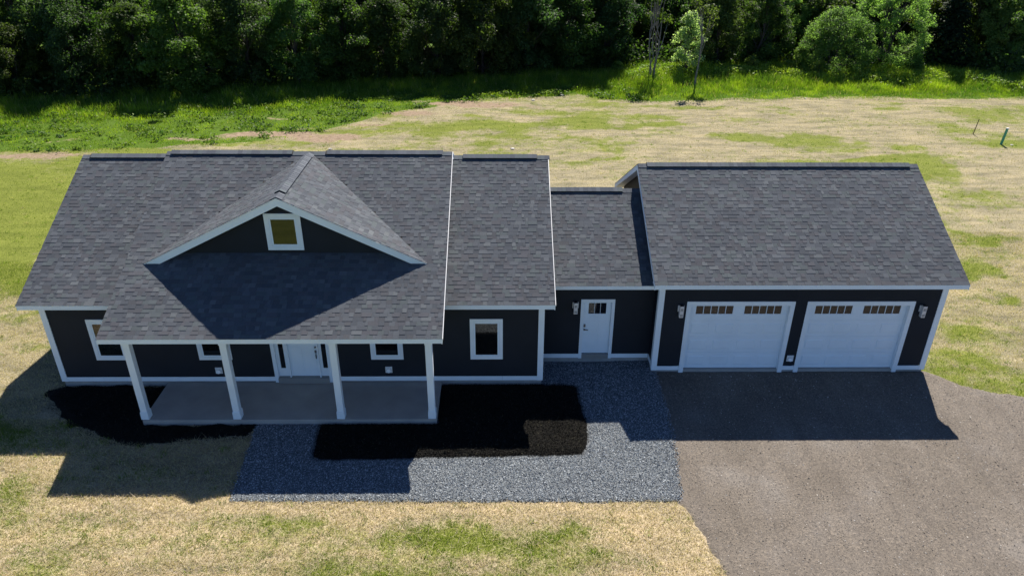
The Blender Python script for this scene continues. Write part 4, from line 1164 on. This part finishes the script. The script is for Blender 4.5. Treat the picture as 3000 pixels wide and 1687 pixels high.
r = np.random.default_rng(63); nc = 420
cx_ = r.uniform(-24, 24, nc); cy_ = green_edge(cx_) + r.random(nc) ** 1.2 * (tree_edge(cx_) + 1 - green_edge(cx_)); per = 46
cr_ = np.repeat(r.uniform(.12, .4, nc), per)
x = np.repeat(cx_, per) + r.normal(0, 1, nc * per) * cr_; y = np.repeat(cy_, per) + r.normal(0, .7, nc * per) * cr_; n = len(x)
z = gz(x, y) + r.random(n) * cr_ * 1.1
nr = r.normal(0, 1, (n, 3)) + np.array([0, 0, .9]); nr /= np.linalg.norm(nr, axis=1, keepdims=True)
V, F = leaf_quads(np.stack([x, y, z], 1), nr, r.uniform(.05, .13, n), r, 1.8)
cc = np.repeat(r.random(nc), per)[:, None]
C = (np.array([[.045, .10, .022]]) * (1 - cc) + np.array([[.15, .22, .03]]) * cc) * r.uniform(.7, 1.3, (n, 1))
tag(link("bank_weeds", mesh_np("bank_weeds", V, F, [M['blade']], np.repeat(C, 4, 0))), "leafy weed clumps dotted over the left of the bank", "weeds", kind="stuff")

# ================================================================== small things in the yard
def leaning(name, base_, top, rad, mt, label, cat):
    e = empty(name, base_, label, cat)
    d = Vector(top) - Vector(base_); q = d.to_track_quat('Z', 'Y').to_euler(); e.rotation_euler = q
    return e, d.length
pm, _, _ = mat('green_pvc', (.08, .34, .20), .45, .4); cm, _, _ = mat('pvc_cap', (.72, .72, .68), .5, .4)
bz = float(gz(44.7, 25.5))
e, L = leaning("standpipe", (44.7, 25.5, bz - .05), (44.80, 25.5, bz + 1.0), .08, pm, "green plastic pipe with a pale cap standing on the back lawn", "pipe")
MB().cyl((0, 0, 0), .075, L, 'z', 16).build("pipe", pm, e)
MB().cyl((0, 0, L - .03), .088, .07, 'z', 16, .084).build("cap", cm, e, .008)
bz = float(gz(44.2, 27.7))
wm = varied('weathered_wood', (.16, .11, .07), .9, .2, .3, 8)
e, L = leaning("stake", (44.2, 27.7, bz - .05), (44.32, 27.72, bz + 1.0), .02, wm, "thin brown stake in the lawn left of the green pipe", "stake")
st = MB(); st.add([(-.018, -.018, 0), (.018, -.018, 0), (.018, .018, 0), (-.018, .018, 0), (-.016, -.016, L - .03), (.016, -.016, L - .03), (.016, .016, L - .03), (-.016, .016, L - .03), (0, 0, L)],
                  [(3, 2, 1, 0), (0, 1, 5, 4), (1, 2, 6, 5), (2, 3, 7, 6), (3, 0, 4, 7), (4, 5, 8), (5, 6, 8), (6, 7, 8), (7, 4, 8)])
st.build("post", wm, e)
sb = MB(); sb.cyl((.06, .02, .02), .008, .5, 'z', 6, .004); sb.build("side_shoot", wm, e)
def rock(x_, y_, s_, label, seed):
    rr = np.random.default_rng(seed); n_ = 1
    import bmesh
    bm = bmesh.new(); bmesh.ops.create_icosphere(bm, subdivisions=2, radius=s_)
    for v_ in bm.verts:
        v_.co = Vector((v_.co.x * 1.3, v_.co.y, v_.co.z * .6)) * float(rr.uniform(.8, 1.15))
    me = bpy.data.meshes.new("rock"); bm.to_mesh(me); bm.free(); me.materials.append(M['rock'])
    o = link("rock", me, None, (x_, y_, float(gz(x_, y_)) + s_ * .25)); tag(o, label, "rock", "pale rocks lying on the back lawn")
M['rock'] = varied('pale_rock', (.55, .52, .47), .85, .3, .2, 8, 30, .4)
for i, (x_, y_, s_, lb) in enumerate(((3.2, 24.4, .14, "pale rock just above the raised roof's ridge"), (14.2, 24.6, .16, "pale rock on the lawn above the right wing"), (15.9, 36.7, .17, "pale rock at the edge of the green bank"),
                                      (18.2, 38.3, .20, "broad pale rock in the grass of the bank"), (45.25, 25.3, .11, "small pale rock beside the green pipe"), (36.6, 37.0, .12, "pale rock below the tall grass on the right"))):
    rock(x_, y_, s_ * .65, lb, i)
